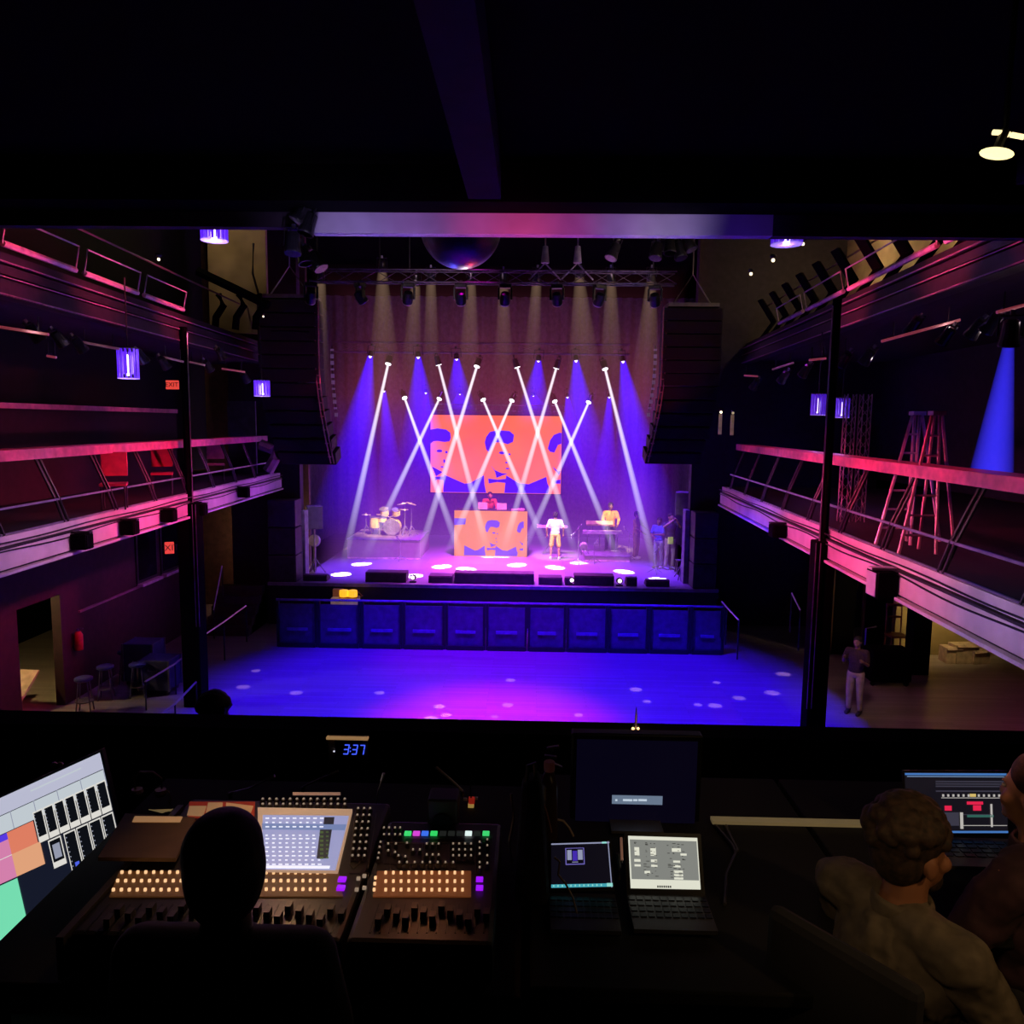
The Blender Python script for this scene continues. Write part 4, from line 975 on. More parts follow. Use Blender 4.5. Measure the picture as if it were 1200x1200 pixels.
cymbal(429, 603, .17, 'hi-hat on a stand at the left end of the kit', 0); cymbal(447, 603, .2, 'low cymbal behind the yellow drums', 5)
cymbal(472, 590, .22, 'raised cymbal right of the kit, the left one of two', -12, .08); cymbal(482, 590, .20, 'raised cymbal at the far right of the kit', 18, 0); cymbal(474, 597, .16, 'small cymbal under the raised pair', 3)
def micstand(px, py, D, z0, lab, h=1.35, boom=(.35, -.1, .15), m_=CHR):
    b = P(px, py, D); b.z = z0; T = thing('microphone_stand', lab, 'microphone stand', b)
    m = MB(); m.cyl(b+Vector((0,0,.12)), b+Vector((0,0,h)), .012, n=6)
    for a in (.5, 2.6, 4.7): m.cyl(b+Vector((0,0,.18)), b+Vector((.28*math.cos(a), .28*math.sin(a), .01)), .01, n=6)
    m.build('tripod', m_, T); e = b+Vector((0,0,h))+Vector(boom)
    MB().cyl(b+Vector((0,0,h))-Vector(boom)*.4, e, .01, n=6).build('boom', m_, T)
    MB().lathe([(.018,-.09),(.022,-.0),(.034,.02),(.03,.06)], e).build('microphone', mat('mic grille', (.6,.55,.6), .4, .6), T)
micstand(678, 648, kd-.5, STG, 'microphone stand with tilted boom in front of the keyboard, left side', 1.3, (-.25,-.1,-.3)); micstand(469, 640, rd0-.25, STG, 'thin microphone stand in front of the bass drum', .7, (-.12,.1,.12)); micstand(737, 640, kd+.4, STG, 'microphone stand at the right end of the keyboard', 1.0, (-.2,-.1,.2))
micstand(768, 668, 25.4, STG, 'short stand with small devices right of the white floor spot', .75, (.1,0,.12))
micstand(696, 655, kd-.3, STG, 'short microphone stand low in front of the keyboard', .7, (.1,-.05,.1))
# keyboard on riser
c = P(706, 622, kd+.9)
T = thing('keyboard', 'long stage keyboard on a framed stand in front of the orange sweatshirt', 'keyboard', (c.x, kd+.9, STG+.22))
MB().cbox((c.x, kd+.9, c.z-.05), (1.45,.38,.11)).build('keyboard_body', mat('violet lit keyboard', (.5,.38,.5), .4), T, bevel=.01)
MB().cbox((c.x, kd+.8, c.z+.012), (1.3,.14,.012)).build('keys', mat('ivory keys', (.75,.7,.7), .4), T)
m = MB()
for x in (-.55, -.1, .1, .55): m.cyl((c.x+x, kd+.9, STG+.23), (c.x+x, kd+.9, c.z-.1), .018, n=6)
for s in (-1, 1): m.cyl((c.x+s*.55-.2, kd+.9, STG+.24), (c.x+s*.55+.2, kd+.9, STG+.24), .018, n=6)
m.build('stand', STEEL, T)
T = thing('keyboard', 'second smaller keyboard tilted above the long one, by the player\'s hands', 'keyboard', (c.x-.3, kd+1.1, c.z+.2))
MB().cbox((c.x-.1, kd+1.05, c.z+.26), (1.0,.26,.07), Matrix.Rotation(R(25), 3, 'X')).build('keyboard_body', mat('orange lit keyboard', (.6,.4,.25), .4), T, bevel=.01)
m = MB()
for x in (-.4, .2): m.cyl((c.x+x, kd+1.1, c.z-.02), (c.x+x, kd+1.1, c.z+.25), .015, n=6)
m.build('stand', STEEL, T)
T = thing('snare_drum', 'small drum on a low stand under the left end of the keyboard', 'drum', (P(684,640,kd).x, kd+.3, STG))
c2 = P(684, 641, kd+.2)
MB().cyl((c2.x, c2.y-.06, c2.z), (c2.x, c2.y+.06, c2.z+.05), .14, n=18).build('shell', MC['drum head'], T); m = MB()
for a in (0, 2.1, 4.2): m.cyl(c2, (c2.x+.2*math.cos(a), c2.y+.2*math.sin(a), STG+.23), .012, n=6)
m.build('stand', CHR, T)
# stool / chair at right
c = P(798, 668, 25.6)
T = thing('folding_stool', 'small metal stool near the right edge of the stage', 'stool', (c.x, 25.6, STG))
MB().cbox((c.x, 25.6, STG+.42), (.34,.3,.04)).build('seat', GREYM, T, bevel=.01)
for s in (-1, 1):
    for q in (-1, 1): MB().cyl((c.x+s*.14, 25.6+q*.12, STG+.4), (c.x+s*.19, 25.6+q*.15, STG+.005), .014, n=6).build('leg', STEEL, T)
MB().cyl((c.x-.17, 25.45, STG+.2), (c.x+.17, 25.45, STG+.2), .012, n=6).build('stretcher', STEEL, T)
# front-of-stage boxes
def frontbox(x0, x1, y0, y1, lab, D=SF+.28, wedge=False):
    a = P(x0, y1, D); b = P(x1, y0, D); z0 = STG; z1 = P(.5*(x0+x1), y0, D).z; a.z = z0
    T = thing('floor_monitor' if wedge else 'front_subwoofer', lab, 'speaker', ((a.x+b.x)/2, D, z0)); dp = .5
    m = MB(); m.hexa([(a.x,D,z0),(b.x,D,z0),(b.x,D+dp,z0),(a.x,D+dp,z0),(a.x,D+(.03 if not wedge else .02),z1),(b.x,D+(.03 if not wedge else .02),z1),(b.x,D+dp*(1 if not wedge else .5),z1),(a.x,D+dp*(1 if not wedge else .5),z1)])
    m.build('cabinet', mat('front cabinet', (.10,.055,.08), .6), T, bevel=.015)
    MB().box((a.x+.03, D-.012, z0+.03), (b.x-.03, D+.012, z1-.04)).build('grille', mat('front grille', (.06,.035,.06), .8), T)
for x0, x1, y0, y1, lab, wd in ((355,383,674,684,'small dark monitor at the far left of the stage front',1),(428,476,671,684,'wide dark speaker box on the stage front below the drum kit',0),(502,530,675,685,'dark box left of the longest box at the stage front',0),(532,626,672,686,'longest dark speaker box at the centre of the stage front',0),(631,659,677,686,'dark box right of the longest box, below the performer',0),(662,670,677,686,'tiny dark box between two stage front boxes',1),(673,720,675,688,'wide dark speaker box on the stage front below the keyboard',0),(734,747,677,688,'small upright dark box right of the wide right speaker box',1),(757,785,680,690,'dark floor monitor at the far right of the stage front',1)):
    frontbox(x0, x1, y0, y1, lab, wedge=bool(wd))
# small lit footlights
FL = emit('footlight lens', (1,.75,1), 2.5)
for px, py, lab in ((484,677,'bright footlight between the drum side box and the longest box'),(670,679,'bright footlight right of the tiny dark box'),(726,681,'pinkish footlight between the wide right box and the small upright box')):
    c = P(px, py, SF+.35); T = thing('footlight', lab, 'stage light', (c.x, SF+.35, STG))
    MB().cyl((c.x, SF+.45, STG+.14), (c.x, SF+.28, STG+.16), .09, n=14).build('housing', BLACK, T); MB().cyl((c.x, SF+.279, STG+.16), (c.x, SF+.265, STG+.162), .06, n=14).build('lens', FL, T)
    MB().box((c.x-.1, SF+.3, STG), (c.x+.1, SF+.42, STG+.03)).build('foot', BLACK, T)
# pit: barricade in front of the stage
BD = 20.7
BKM = mat('barricade sheet', (.10,.08,.13), .5, .2)
postx = [324, 372, 423, 472, 522, 569.5, 618.5, 664, 713, 761, 810, 850]
for i, (a, b) in enumerate(zip(postx, postx[1:])):
    A = P(a, 708, BD).x; B = P(b, 708, BD).x; zt3 = P(600, 707, BD).z
    T = thing('crowd_barrier', f'black crowd barrier section in front of the stage, {["first","second","third","fourth","fifth","sixth","seventh","eighth","ninth","tenth","eleventh"][i]} from the left', 'barrier', ((A+B)/2, BD, 0), group='crowd barriers along the stage front')
    MB().box((A+.05, BD, .12), (B-.05, BD+.02, zt3-.12)).build('sheet_panel', BKM, T)
    m = MB(); m.cyl((A, BD, zt3), (B, BD, zt3), .032, n=8); m.build('top_rail', mat('rail violet', (.35,.28,.42), .35, .4), T)
    for x in (A+.04, B-.04): MB().box((x-.035, BD-.06, 0), (x+.035, BD+.04, zt3-.03)).build('upright', BLACK, T)
    m = MB()
    m.box((A+.05, BD-.10, .0), (B-.05, BD+.0, .12)); m.build('kick_plate', BLACK, T)
    m = MB(); m.box((A+.28, BD-.05, .46), (B-.28, BD-.01, .54)); m.build('step', mat('step tread', (.16,.13,.3), .35), T)
# sloping side handrails
def siderail(pts, lab, r=.022):
    T = thing('stair_handrail', lab, 'handrail', pts[0]); MB().path(pts, r, 6).build('rail', mat('satin rail', (.5,.42,.5), .3, .7), T); m = MB()
    for p in pts[::1]: m.cyl(p, (p[0], p[1], max(0.0, p[2]-1.0)), .018, n=6)
    m.build('posts', BLACK, T)
siderail([P(170,799,15.8), P(205,778,16.8), P(231,756,17.6)], 'pale sloping handrail left of the blue floor, upper one nearer the column')
siderail([P(170,851,14.6), P(205,825,15.4), P(230,799,16)], 'pale sloping handrail left of the blue floor, lower one')
siderail([P(235,747,17.8), P(262,729,19), P(288,710,20.4)], 'dark sloping handrail running up to the left end of the crowd barriers')
siderail([P(250,715,21.3), P(260,663,22.0)], 'short steep handrail of the left stage steps'); siderail([P(928,695,19.0), P(938,715,18.4)], 'short pale rail left of the right column')
siderail([P(846,705,20.7), P(852,712,20.0), P(866,727,19)], 'dark rail turning back from the right end of the crowd barriers')
# side stage steps
T = thing('stage_steps', 'dark steps at the left end of the stage', 'steps', (P(275,740,21.6).x, 21.6, 0))
for k in range(5):
    a = P(252, 740, 22.4); MB().box((a.x, 21.6+k*.3, 0), (a.x+1.3, 23.1, .24*(k+1))).build('step', mat('step dark', (.07,.04,.05), .6), T)
# glowing yellow crate on a trolley in the pit
c = P(406, 696, 22.2)
T = thing('pit_trolley', 'pale trolley carrying a small glowing yellow case in the pit below the stage', 'trolley', (c.x, 22.2, 0))
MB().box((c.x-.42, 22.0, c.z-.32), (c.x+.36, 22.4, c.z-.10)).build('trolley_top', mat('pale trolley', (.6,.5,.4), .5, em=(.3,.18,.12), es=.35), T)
m = MB()
for s in (-.36, .3): m.cyl((c.x+s, 22.2, .01), (c.x+s, 22.2, c.z-.3), .03, n=6)
m.build('legs', GREYM, T)
T = thing('lit_yellow_case', 'small brightly glowing yellow case on the pale trolley below the stage', 'case', (c.x+.1, 22.2, c.z-.1))
YG = mat('yellow glow', (.8,.5,.05), .5, em=(1,.48,.02), es=1.1)
m = MB()
for s in (-.13, .13): m.lathe([(.06,-.1),(.13,-.08),(.14,0),(.13,.1),(.05,.12)], (c.x+.08+s, 22.1, c.z+.03), 12)
m.build('yellow_pods', YG, T); MB().box((c.x-.18, 22.04, c.z-.1), (c.x+.34, 22.3, c.z-.06)).build('case_base', mat('case base', (.5,.25,.05), .5), T)
m = MB(); m.path([(c.x+.35,22.1,c.z+.1),(c.x+.5,22.1,c.z-.03),(c.x+.35,22.1,c.z-.08)], .02, 6); m.build('handle', mat('case base', (.5,.25,.05)), T)
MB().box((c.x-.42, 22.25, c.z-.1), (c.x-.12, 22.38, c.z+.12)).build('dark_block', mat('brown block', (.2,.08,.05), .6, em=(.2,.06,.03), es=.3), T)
# side stage stacks near proscenium
def pastack(px, py0, py1, w_, D, lab, m_=BLACK):
    a = P(px, py0, D); b = P(px, py1, D); b.z = STG; T = thing('speaker_stack', lab, 'speaker', (a.x, D, b.z)); h = (a.z-b.z)
    n = 3
    for k in range(n):
        cb = MB().box((a.x-w_/2, D, b.z+h*k/n), (a.x+w_/2, D+.7, b.z+h*(k+.96)/n)).build('cabinet', mat('stack cabinet', (.075,.05,.085), .6), T, bevel=.02)
        MB().box((a.x-w_/2+.05, D-.02, b.z+h*k/n+.05), (a.x+w_/2-.05, D-.001, b.z+h*(k+.9)/n)).build('grille', mat('stack grille', (.06,.035,.07), .8), cb)
pastack(329, 585, 686, .85, 23.06, 'tall dark speaker stack beside the left end of the stage')
pastack(829, 600, 690, .7, 23.06, 'tall dark speaker stack beside the right end of the stage')
# hanging things at proscenium edges
for px, py, s, lab in ((368,606,-1,'left'),(802,590,1,'right')):
    c = P(px, py, 24.6); T = thing('side_fill_speaker', f'pale grey speaker mounted on a pole inside the {lab} edge of the stage', 'speaker', (c.x, 24.6, STG))
    MB().cbox(c, (.5,.4,.75), Matrix.Rotation(R(-s*25), 3, 'Z')).build('cabinet', mat('grey side fill', (.12,.10,.13), .6), T, bevel=.03)
    MB().cyl((c.x, 24.6, STG+.02), (c.x, 24.6, c.z-.3), .03, n=8).build('pole', STEEL, T); m = MB()
    for a in (0, 2.1, 4.2): m.cyl((c.x, 24.6, STG+.5), (c.x+.35*math.cos(a), 24.6+.35*math.sin(a), STG+.01), .018, n=6)
    m.build('tripod', STEEL, T)
c = P(368, 634, 24.8); T = thing('cymbal_case', 'round pale case leaning at the left edge of the stage', 'case', (c.x, 24.8, STG))
MB().cyl(c+Vector((0,-.06,.02)), c+Vector((.03,.06,0)), .2, n=20).build('shell', mat('pale round case', (.5,.45,.5), .5), T, bevel=.02); m = MB(); m.cyl(c-Vector((0,-.05,.1)), (c.x, 24.85, STG+.01), .05, n=8); m.build('stand', GREYM, T)
# ================================================================== LOBBIES
# left doorway room things
a = P(40, 842, 16.5)
T = thing('plank_board', 'pale leaning board in the lit doorway at lower left', 'board', (-10.6, 15.4, 0))
MB().cbox((-10.9, 15.5, .55), (.9, .9, .05), Matrix.Rotation(R(35), 3, 'X')).build('board', mat('pale board', (.5,.42,.25), .7), T); MB().box((-11.2, 15.0, 0), (-11.1, 15.1, .6)).build('prop', WOODD, T)
T = thing('hanging_coat', 'brown coat hanging inside the lit doorway at lower left', 'coat', (-12.6, 15.5, 1))
m = MB(); m.ball((-12.7, 15.9, 1.9), (.12,.25,.55)); m.ball((-12.7, 15.7, 1.7), (.1,.12,.45)); m.build('coat_body', mat('brown coat', (.25,.09,.04), .9), T, smooth=True); MB().path([(-12.75,15.9,2.6),(-12.75,15.9,2.45),(-12.75,15.8,2.4)], .01, 5).build('hook', STEEL, T)
T = thing('equipment_pile', 'dark heap of equipment low in the lit doorway at lower left', 'equipment', (-11.5, 15.7, 0)); rnd = random.Random(4)
for k in range(7):
    c = (-11.6+rnd.uniform(-.3,.3), 15.4+rnd.uniform(-.5,.7), .16+.22*k*.7); MB().cbox(c, (rnd.uniform(.3,.5), rnd.uniform(.3,.6), .3), Matrix.Rotation(rnd.uniform(0,1), 3, 'Z')).build('case', BLK2, T, bevel=.02)
def stool(x, y, z, lab, m_=BLK2):
    T = thing('bar_stool', lab, 'stool', (x, y, z), .3)
    MB().lathe([(.15,.70),(.18,.72),(.18,.76),(.14,.78)]).build('seat', m_, T, world=False)
    for k in range(4):
        a = k*math.pi/2+.78; MB().cyl((.12*math.cos(a),.12*math.sin(a),.71), (.2*math.cos(a),.2*math.sin(a),.01), .013, n=6).build('leg', GREYM, T, world=False)
    MB().lathe([(.165,.25),(.18,.25),(.18,.27),(.165,.27)]).build('foot_ring', GREYM, T, world=False)
BLUEM = mat('navy vinyl', (.05,.06,.2), .4)
for i, (px, py, D, lab) in enumerate(((146,735,17.5,'bar stool with a blue-lit seat beside the maroon wall, furthest'),(122,757,16.4,'bar stool beside the maroon wall, middle one'),(97,780,15.6,'bar stool beside the maroon wall, nearest'),(160,760,16.6,'bar stool beside the blue cases'))):
    c = P(px, py, D); stool(c.x, D, 0, lab, BLUEM)
for i, (px, py, D, s_, lab) in enumerate(((148,742,17.6,.9,'taller blue-black road case standing by the maroon wall'),(166,765,17.0,.7,'lower blue-black road case next to the handrails'))):
    c = P(px, py, D); T = thing('road_case', lab, 'case', (c.x+.4, D, 0))
    MB().box((-.35,-.3,.1), (.35,.3,s_+.1)).build('case_body', mat('navy case', (.035,.035,.12), .5), T, world=False, bevel=.02)
    for x in (-.35,.35):
        for y in (-.3,.3): MB().box((x-.02,y-.02,.1),(x+.02,y+.02,s_+.1)).build('edge_trim', GREYM, T, world=False); MB().cyl((x*.8-.02,y*.75,.05),(x*.8+.02,y*.75,.05),.05).build('caster', BLK2, T, world=False)
    m = MB(); MB().path([(-.1,-.31,.6),(-.1,-.36,.58),(.1,-.36,.58),(.1,-.31,.6)], .012, 6).build('handle', STEEL, T, world=False)
c = P(81, 767, 16.4); T = thing('fire_extinguisher', 'small red cylinder on the maroon wall at lower left', 'fire extinguisher', (-9.88, c.y, 1.1))
MB().cbox((-.10,0,.25), (.04,.12,.3)).build('wall_mount', GREYM, T, world=False)
MB().lathe([(.02,0),(.09,.02),(.09,.36),(.05,.43),(.02,.44)]).build('cylinder', mat('extinguisher red', (.6,.03,.05), .4), T, world=False, smooth=True)
m = MB(); m.cyl((0,0,.44),(0,0,.5),.02); m.cbox((.04,0,.5),(.14,.02,.02)); m.build('valve', STEEL, T, world=False)
# right lobby: column, chair, boxes, dark doorway sheets
c = P(1074, 775, 19.4); T = thing('support_column', 'thick black column in front of the ochre wall under the right balcony', 'column', (c.x, 19.4, 0))
MB().box((-.22,-.22,0), (.22,.22,4.4)).build('lower_shaft', MATTE, T, world=False, bevel=.02); MB().box((-.75,-.25,2.0), (.25,.25,2.12)).build('sign_arm', MATTE, T, world=False)
c = P(1053, 770, 20.0); T = thing('high_chair', 'wooden framed tall chair against the ochre wall, left of the thick column', 'chair', (c.x, 20.2, 0))
HC = mat('reddish chair wood', (.22,.08,.04), .5)
MB().cbox((0,0,.75), (.45,.42,.05)).build('seat', HC, T, world=False)
for x in (-.2,.2):
    for y in (-.18,.18): MB().cyl((x,y,.73), (x*1.1,y*1.1,.01), .02, n=6).build('leg', HC, T, world=False)
m = MB(); m.cyl((-.2,.19,.75),(-.2,.21,1.55),.02,n=6); m.cyl((.2,.19,.75),(.2,.21,1.55),.02,n=6); m.cbox((0,.21,1.52),(.44,.03,.08)); m.cbox((0,.205,1.2),(.4,.03,.05)); m.build('backrest', HC, T, world=False)
for i, (px, w_, h_, lab) in enumerate(((1113,.4,.42,'small pale box by the ochre wall, left of three'),(1128,.62,.5,'larger pale box by the ochre wall, middle of three'),(1144,.5,.35,'low pale box by the ochre wall, right of three'))):
    c = P(px, 770, 20.4); T = thing('cardboard_box', lab, 'box', (c.x, 20.4, 0), .1*i)
    MB().box((-w_/2,-.2,0), (w_/2,.2,h_)).build('carton', mat('pale carton', (.55,.42,.28), .8), T, world=False, bevel=.01); m = MB(); m.cbox((-.0,-.21,h_*.98),(w_*.98,.1,.01), Matrix.Rotation(.5,3,'X')); m.build('flap', MC['pale carton'], T, world=False)
for k, (px, lab) in enumerate(((985,'dark door opening behind the right column'),(1022,'dark wide doorway left of the tall chair'))):
    a = P(px-12, 760, 20.95); b = P(px+14, 760, 20.95); T = thing(f'door_{k+2}', lab, 'door', (a.x, 20.95, 0)); T['kind'] = 'structure'
    MB().box((a.x, 20.9, 0), (b.x, 20.99, 2.9)).build('door_leaf', MATTE, T); MB().box((a.x-.06, 20.88, 0), (a.x, 20.99, 3.0)).build('door_frame', WOODD, T)  # black sheet stands in for the shade of the open doorway
T = thing('hand_truck', 'dark bulky trolley behind the person on the hall floor', 'trolley', (P(1040,770,18.5).x, 18.5, 0))
MB().cbox((0,0,.5), (1.0,.6,.8)).build('load', MATTE, T, world=False, bevel=.08); m = MB(); m.path([(-.45,.25,.1),(-.45,.25,1.3),(-.2,.25,1.35)], .02, 6); m.build('handle', STEEL, T, world=False); m = MB(); m.cyl((-.4,-.2,.06),(-.4,-.16,.06),.06); m.cyl((.4,-.2,.06),(.4,-.16,.06),.06); m.build('wheels', BLK2, T, world=False)
# ================================================================== FRONT OF HOUSE
DZ = 4.88
def Q(px, py, z=DZ): return PZ(px, py, z)
def quadpx(mb, pts, z, th=.004): mb.poly([Q(x, y, z) for x, y in pts], th, (0,0,1))
# desk tables
def desk(x0, x1, D0, D1, z, lab, m_):
    T = thing('desk', lab, 'desk', ((x0+x1)/2, D0, FOHZ)); MB().box((x0, D0, z-.04), (x1, D1, z)).build('desk_top', m_, T, bevel=.006)
    for x in (x0+.05, x1-.05):
        for y in (D0+.06, D1-.06): MB().box((x-.025, y-.025, FOHZ), (x+.025, y+.025, z-.04)).build('leg', BLACK, T)
DT = mat('dark desk', (.0045,.0035,.0035), .8)
desk(-1.45, .0, 1.80, 2.95, 4.76, 'long dark table carrying the two mixing consoles', DT)
desk(.02, 1.0, 1.8, 3.0, 4.79, 'dark table carrying the monitor and two small laptops', DT)
desk(1.02, 2.6, 2.05, 3.0, 4.79, 'dark table at right carrying the lighting laptop', DT)
sh = Q(835, 966, 4.80); sh2 = Q(1016, 969, 4.80)
m = MB(); m.box((sh.x, sh.y, 4.80), (sh2.x, sh.y+.035, 4.812)); tag(m.build('shelf_edge', mat('pale wood edge', (.45,.38,.2), .5, em=(.35,.26,.12), es=.22)), 'long pale wooden strip lying along the table right of the black monitor', 'strip')  # warm light on the strip put in as emission
CON = mat('console grey', (.055,.05,.05), .4, .2); CONL = mat('console light', (.10,.08,.07), .4)
GOLD = mat('amber key light', (.5,.3,.1), .4, em=(1,.60,.30), es=1.0); DOT = mat('pale key light', (.3,.26,.22), .4, em=(.8,.6,.42), es=.32)
GLOWP = mat('amber lit strip', (.20,.10,.04), .5, em=(.28,.10,.03), es=.14)  # golden wash around the keys put in as emission
def keymesh(sz, name, m_):
    k = MB(); k.cbox((0,0,.004), (sz, sz*.8, .008)); o = k.build(name, m_, None); return o
def keys(root, pts, name, m_, sz=.011):
    first = None
    for i, (px, py) in enumerate(pts):
        if first is None: o = first = keymesh(sz, name, m_)
        else: o = first.copy(); COL.objects.link(o)
        o.parent = root; o.location = Vector(Q(px, py, DZ+.004))-root.location
def knobs(root, pts, r=.009, name='knob'):
    first = None
    for px, py in pts:
        if first is None:
            k = MB(); k.lathe([(r,0),(r*.9,.012),(r*.5,.014)], n=10); k.mi = 1; k.cbox((0,0,.016), (r*.7,r*.7,.004)); first = o = k.build(name, [CONL, DOT], None)
        else: o = first.copy(); COL.objects.link(o)
        o.parent = root; o.location = Vector(Q(px, py, DZ+.002))-root.location
def faders(root, xs, y0, y1, name='fader'):
    for i, x in enumerate(xs):
        m = MB(); a = Q(x, y0); b = Q(x, y1); m.mi = 0; m.box((a.x-.002, b.y, DZ), (a.x+.002, a.y, DZ+.002)); f = .3+.5*((i*37) % 10)/10; c = b.lerp(a, f); m.mi = 1
        m.cbox((c.x, c.y, DZ+.012), (.016, .026, .022)); m.build(name, [BLK2, CONL], root)
cA0 = Q(118, 1052).x; xA1 = Q(438, 1000).x; A = thing('mixing_console', 'large mixing console with a tilted bright lavender touch screen and rows of amber keys', 'mixing console', (cA0, 1.83, DZ))
MB().box((cA0, 1.83, 4.765), (xA1-.004, 2.56, DZ)).build('console_body', CON, A, bevel=.015)
m = MB(); m.box((cA0-.02, 1.81, 4.765), (cA0, 2.5, 4.884)); m.build('end_cheek', CONL, A)
m = MB(); quadpx(m, [(128,1052),(402,1052),(397,1022),(140,1022)], DZ); m.build('key_field', GLOWP, A)
keys(A, [(143+i*9.3-(0 if y < 1030 else 5 if y < 1040 else 10), y) for y in (1023.5, 1033.5, 1044) for i in range(9)]+[(312+i*8.6, y) for y in (1024,1033.5,1043.5) for i in range(9)], 'amber_key', GOLD, .0068)
faders(A, [128+i*12.4 for i in range(23)], 1060, 1094)
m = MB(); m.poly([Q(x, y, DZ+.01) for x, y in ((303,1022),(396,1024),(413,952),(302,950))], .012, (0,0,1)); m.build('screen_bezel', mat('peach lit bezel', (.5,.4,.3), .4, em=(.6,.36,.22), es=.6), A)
LAV = mat('lavender display', (.05,.05,.06), .4, em=S(165,168,215), es=.8); LAVD = mat('display blue row', (.05,.05,.06), .4, em=S(120,140,190), es=.8); DSW = mat('display white marks', (.1,.1,.1), .4, em=S(240,240,255), es=1); DSG = mat('display dark green', (.02,.03,.02), .4, em=S(90,120,60), es=.6); DSK = mat('display dark', (.01,.01,.01), .4, em=S(50,50,60), es=.5)
m = MB(); zz = DZ+.0235
def qd(pts, z): m.poly([Q(x, y, z) for x, y in pts])
m.mi = 0; qd([(306,1019),(393,1020),(409,956),(308,955)], zz); m.mi = 1; qd([(307,972),(404,973),(406,966),(307,965)], zz+.0008)
m.mi = 2
for r_, y in enumerate((958,963,968,978,982,987,992,997,1002,1007,1012)):
    for i in range(9):
        x = 311+i*8.0-(y-955)*.02*i*.3; qd([(x,y+1.6),(x+(3 if r_ % 2 else 4.5),y+1.6),(x+(3 if r_ % 2 else 4.5),y),(x,y)], zz+.0016)
qd([(309,1017.5),(386,1018),(387,1014.5),(309,1014)], zz+.0017)
m.mi = 4; qd([(379,966),(391,966),(392,957.5),(380,957.5)], zz+.002); qd([(371,1006),(384,1006),(389,972),(375,972)], zz+.002)
m.mi = 3
for y in range(974, 1005, 5): qd([(375,y+2.5),(379,y+2.5),(379,y),(375,y)], zz+.003); qd([(382,y+2),(385,y+2),(385,y),(382,y)], zz+.003)
m.build('touch_screen', [LAV, LAVD, DSW, DSG, DSK], A, fix=False)
knobs(A, [(308+i*8, y) for y in (941, 947) for i in range(13)])
knobs(A, [(420-(y-950)*.12+dx, y) for y in range(952, 1016, 8) for dx in (0, 7, 14)], .008)
VIOK = emit('violet key', S(160,20,245), 1)
keys(A, [(401,1032),(399.5,1042)], 'violet_key', VIOK, .022)
keys(A, [(420,1031),(427,1028),(418,1044),(427,1042)], 'pale_key', DOT, .010)
m = MB()
for pts in ([(416,952),(410,1013),(414,1018),(421,1012),(430,952)], [(441,953),(431,1018)], [(409,1023),(432,1023),(429,1050)]): m.path([Q(x, y, DZ+.002) for x, y in pts], .0015, 5)
m.build('panel_lines', CONL, A)
# console B
xB0 = Q(441, 1000).x; xB1 = Q(583, 1040).x; Bc = thing('mixing_console', 'smaller black control console with a row of coloured square keys and amber faders', 'mixing console', (xB0, 1.83, DZ))
MB().box((xB0, 1.83, 4.765), (xB1, 2.44, DZ)).build('console_body', CON, Bc, bevel=.015)
m = MB(); quadpx(m, [(437,1052),(552,1052),(552,1022),(442,1022)], DZ); m.build('key_field', mat('orange lit strip', (.25,.10,.04), .5, em=(.40,.11,.03), es=.22), Bc)  # plate glows in place of orange light around the keys
keys(Bc, [(452+i*9, y) for y in (1024,1034,1044) for i in range(11)]+[(440-i*.8,1030+i*7) for i in range(3)], 'amber_key', GOLD, .0068)
faders(Bc, [444+i*10.5 for i in range(13)], 1060, 1094)
keys(Bc, [(562,1032),(562,1042)], 'violet_key', VIOK, .020)
for px, c_, nm in ((478,S(60,215,110),'green_key'),(488,S(215,70,215),'magenta_key'),(498,S(60,110,235),'blue_key'),(508.5,S(50,215,100),'green_key'),(519,S(28,30,28),'unlit_key'),(529,S(28,30,28),'unlit_key'),(539,S(28,30,28),'unlit_key'),(549,S(225,245,240),'white_key'),(559,S(26,32,28),'unlit_key'),(569.5,S(60,210,110),'green_key')):
    keys(Bc, [(px, 978)], nm, emit('key %s' % (c_,), c_, 1), .0215)
knobs(Bc, [(x, y) for y in (975, 983) for x in (450,456,463,469)]+[(446-k, y) for k, y in enumerate((992,998,1005,1011))]+[(455,994),(464,994),(455,1002),(463,1004),(477,993),(484,1001),(492,1001),(467,1008),(475,1009)]+[(500+i*7, y) for y in (994,1007) for i in range(3)]+[(531+i*7, y) for y in (994,1001,1008) for i in range(4)]+[(562,y) for y in (992,999,1006,1016,1022)]+[(571,y) for y in (989,996,1008,1017)]+[(468+i*9, 1016) for i in range(8)], .007)
m = MB()
for pts in ([(450,988),(575,988),(574,1012),(450,1012),(450,988)],[(495,989),(494,1012)],[(526,989),(526,1012)],[(557,989),(557,1024)],[(457,1012),(457,1023),(533,1023),(533,1012)],[(475,983),(577,983)]): m.path([Q(x, y, DZ+.002) for x, y in pts], .0013, 5)
m.build('panel_lines', CONL, Bc)
# cover board over the left screen + label
T = thing('cover_board', 'flat brown cover board with a tan label, over the left end of the large console', 'board', Q(170, 985, 4.93))
m = MB(); m.poly([Q(x, y, 4.90) for x, y in ((115,1009),(206,1010),(229,962),(147,957))], .012, (0,0,1)); m.build('board', mat('brown board', (.26,.15,.07), .6), T)
m = MB(); m.poly([Q(x, y, 4.913) for x, y in ((155,963.5),(211,964),(214,957.5),(158,957))], .002, (0,0,1)); m.build('label_strip', mat('tan label', (.75,.45,.22), .6, em=(.55,.28,.12), es=.45), T)
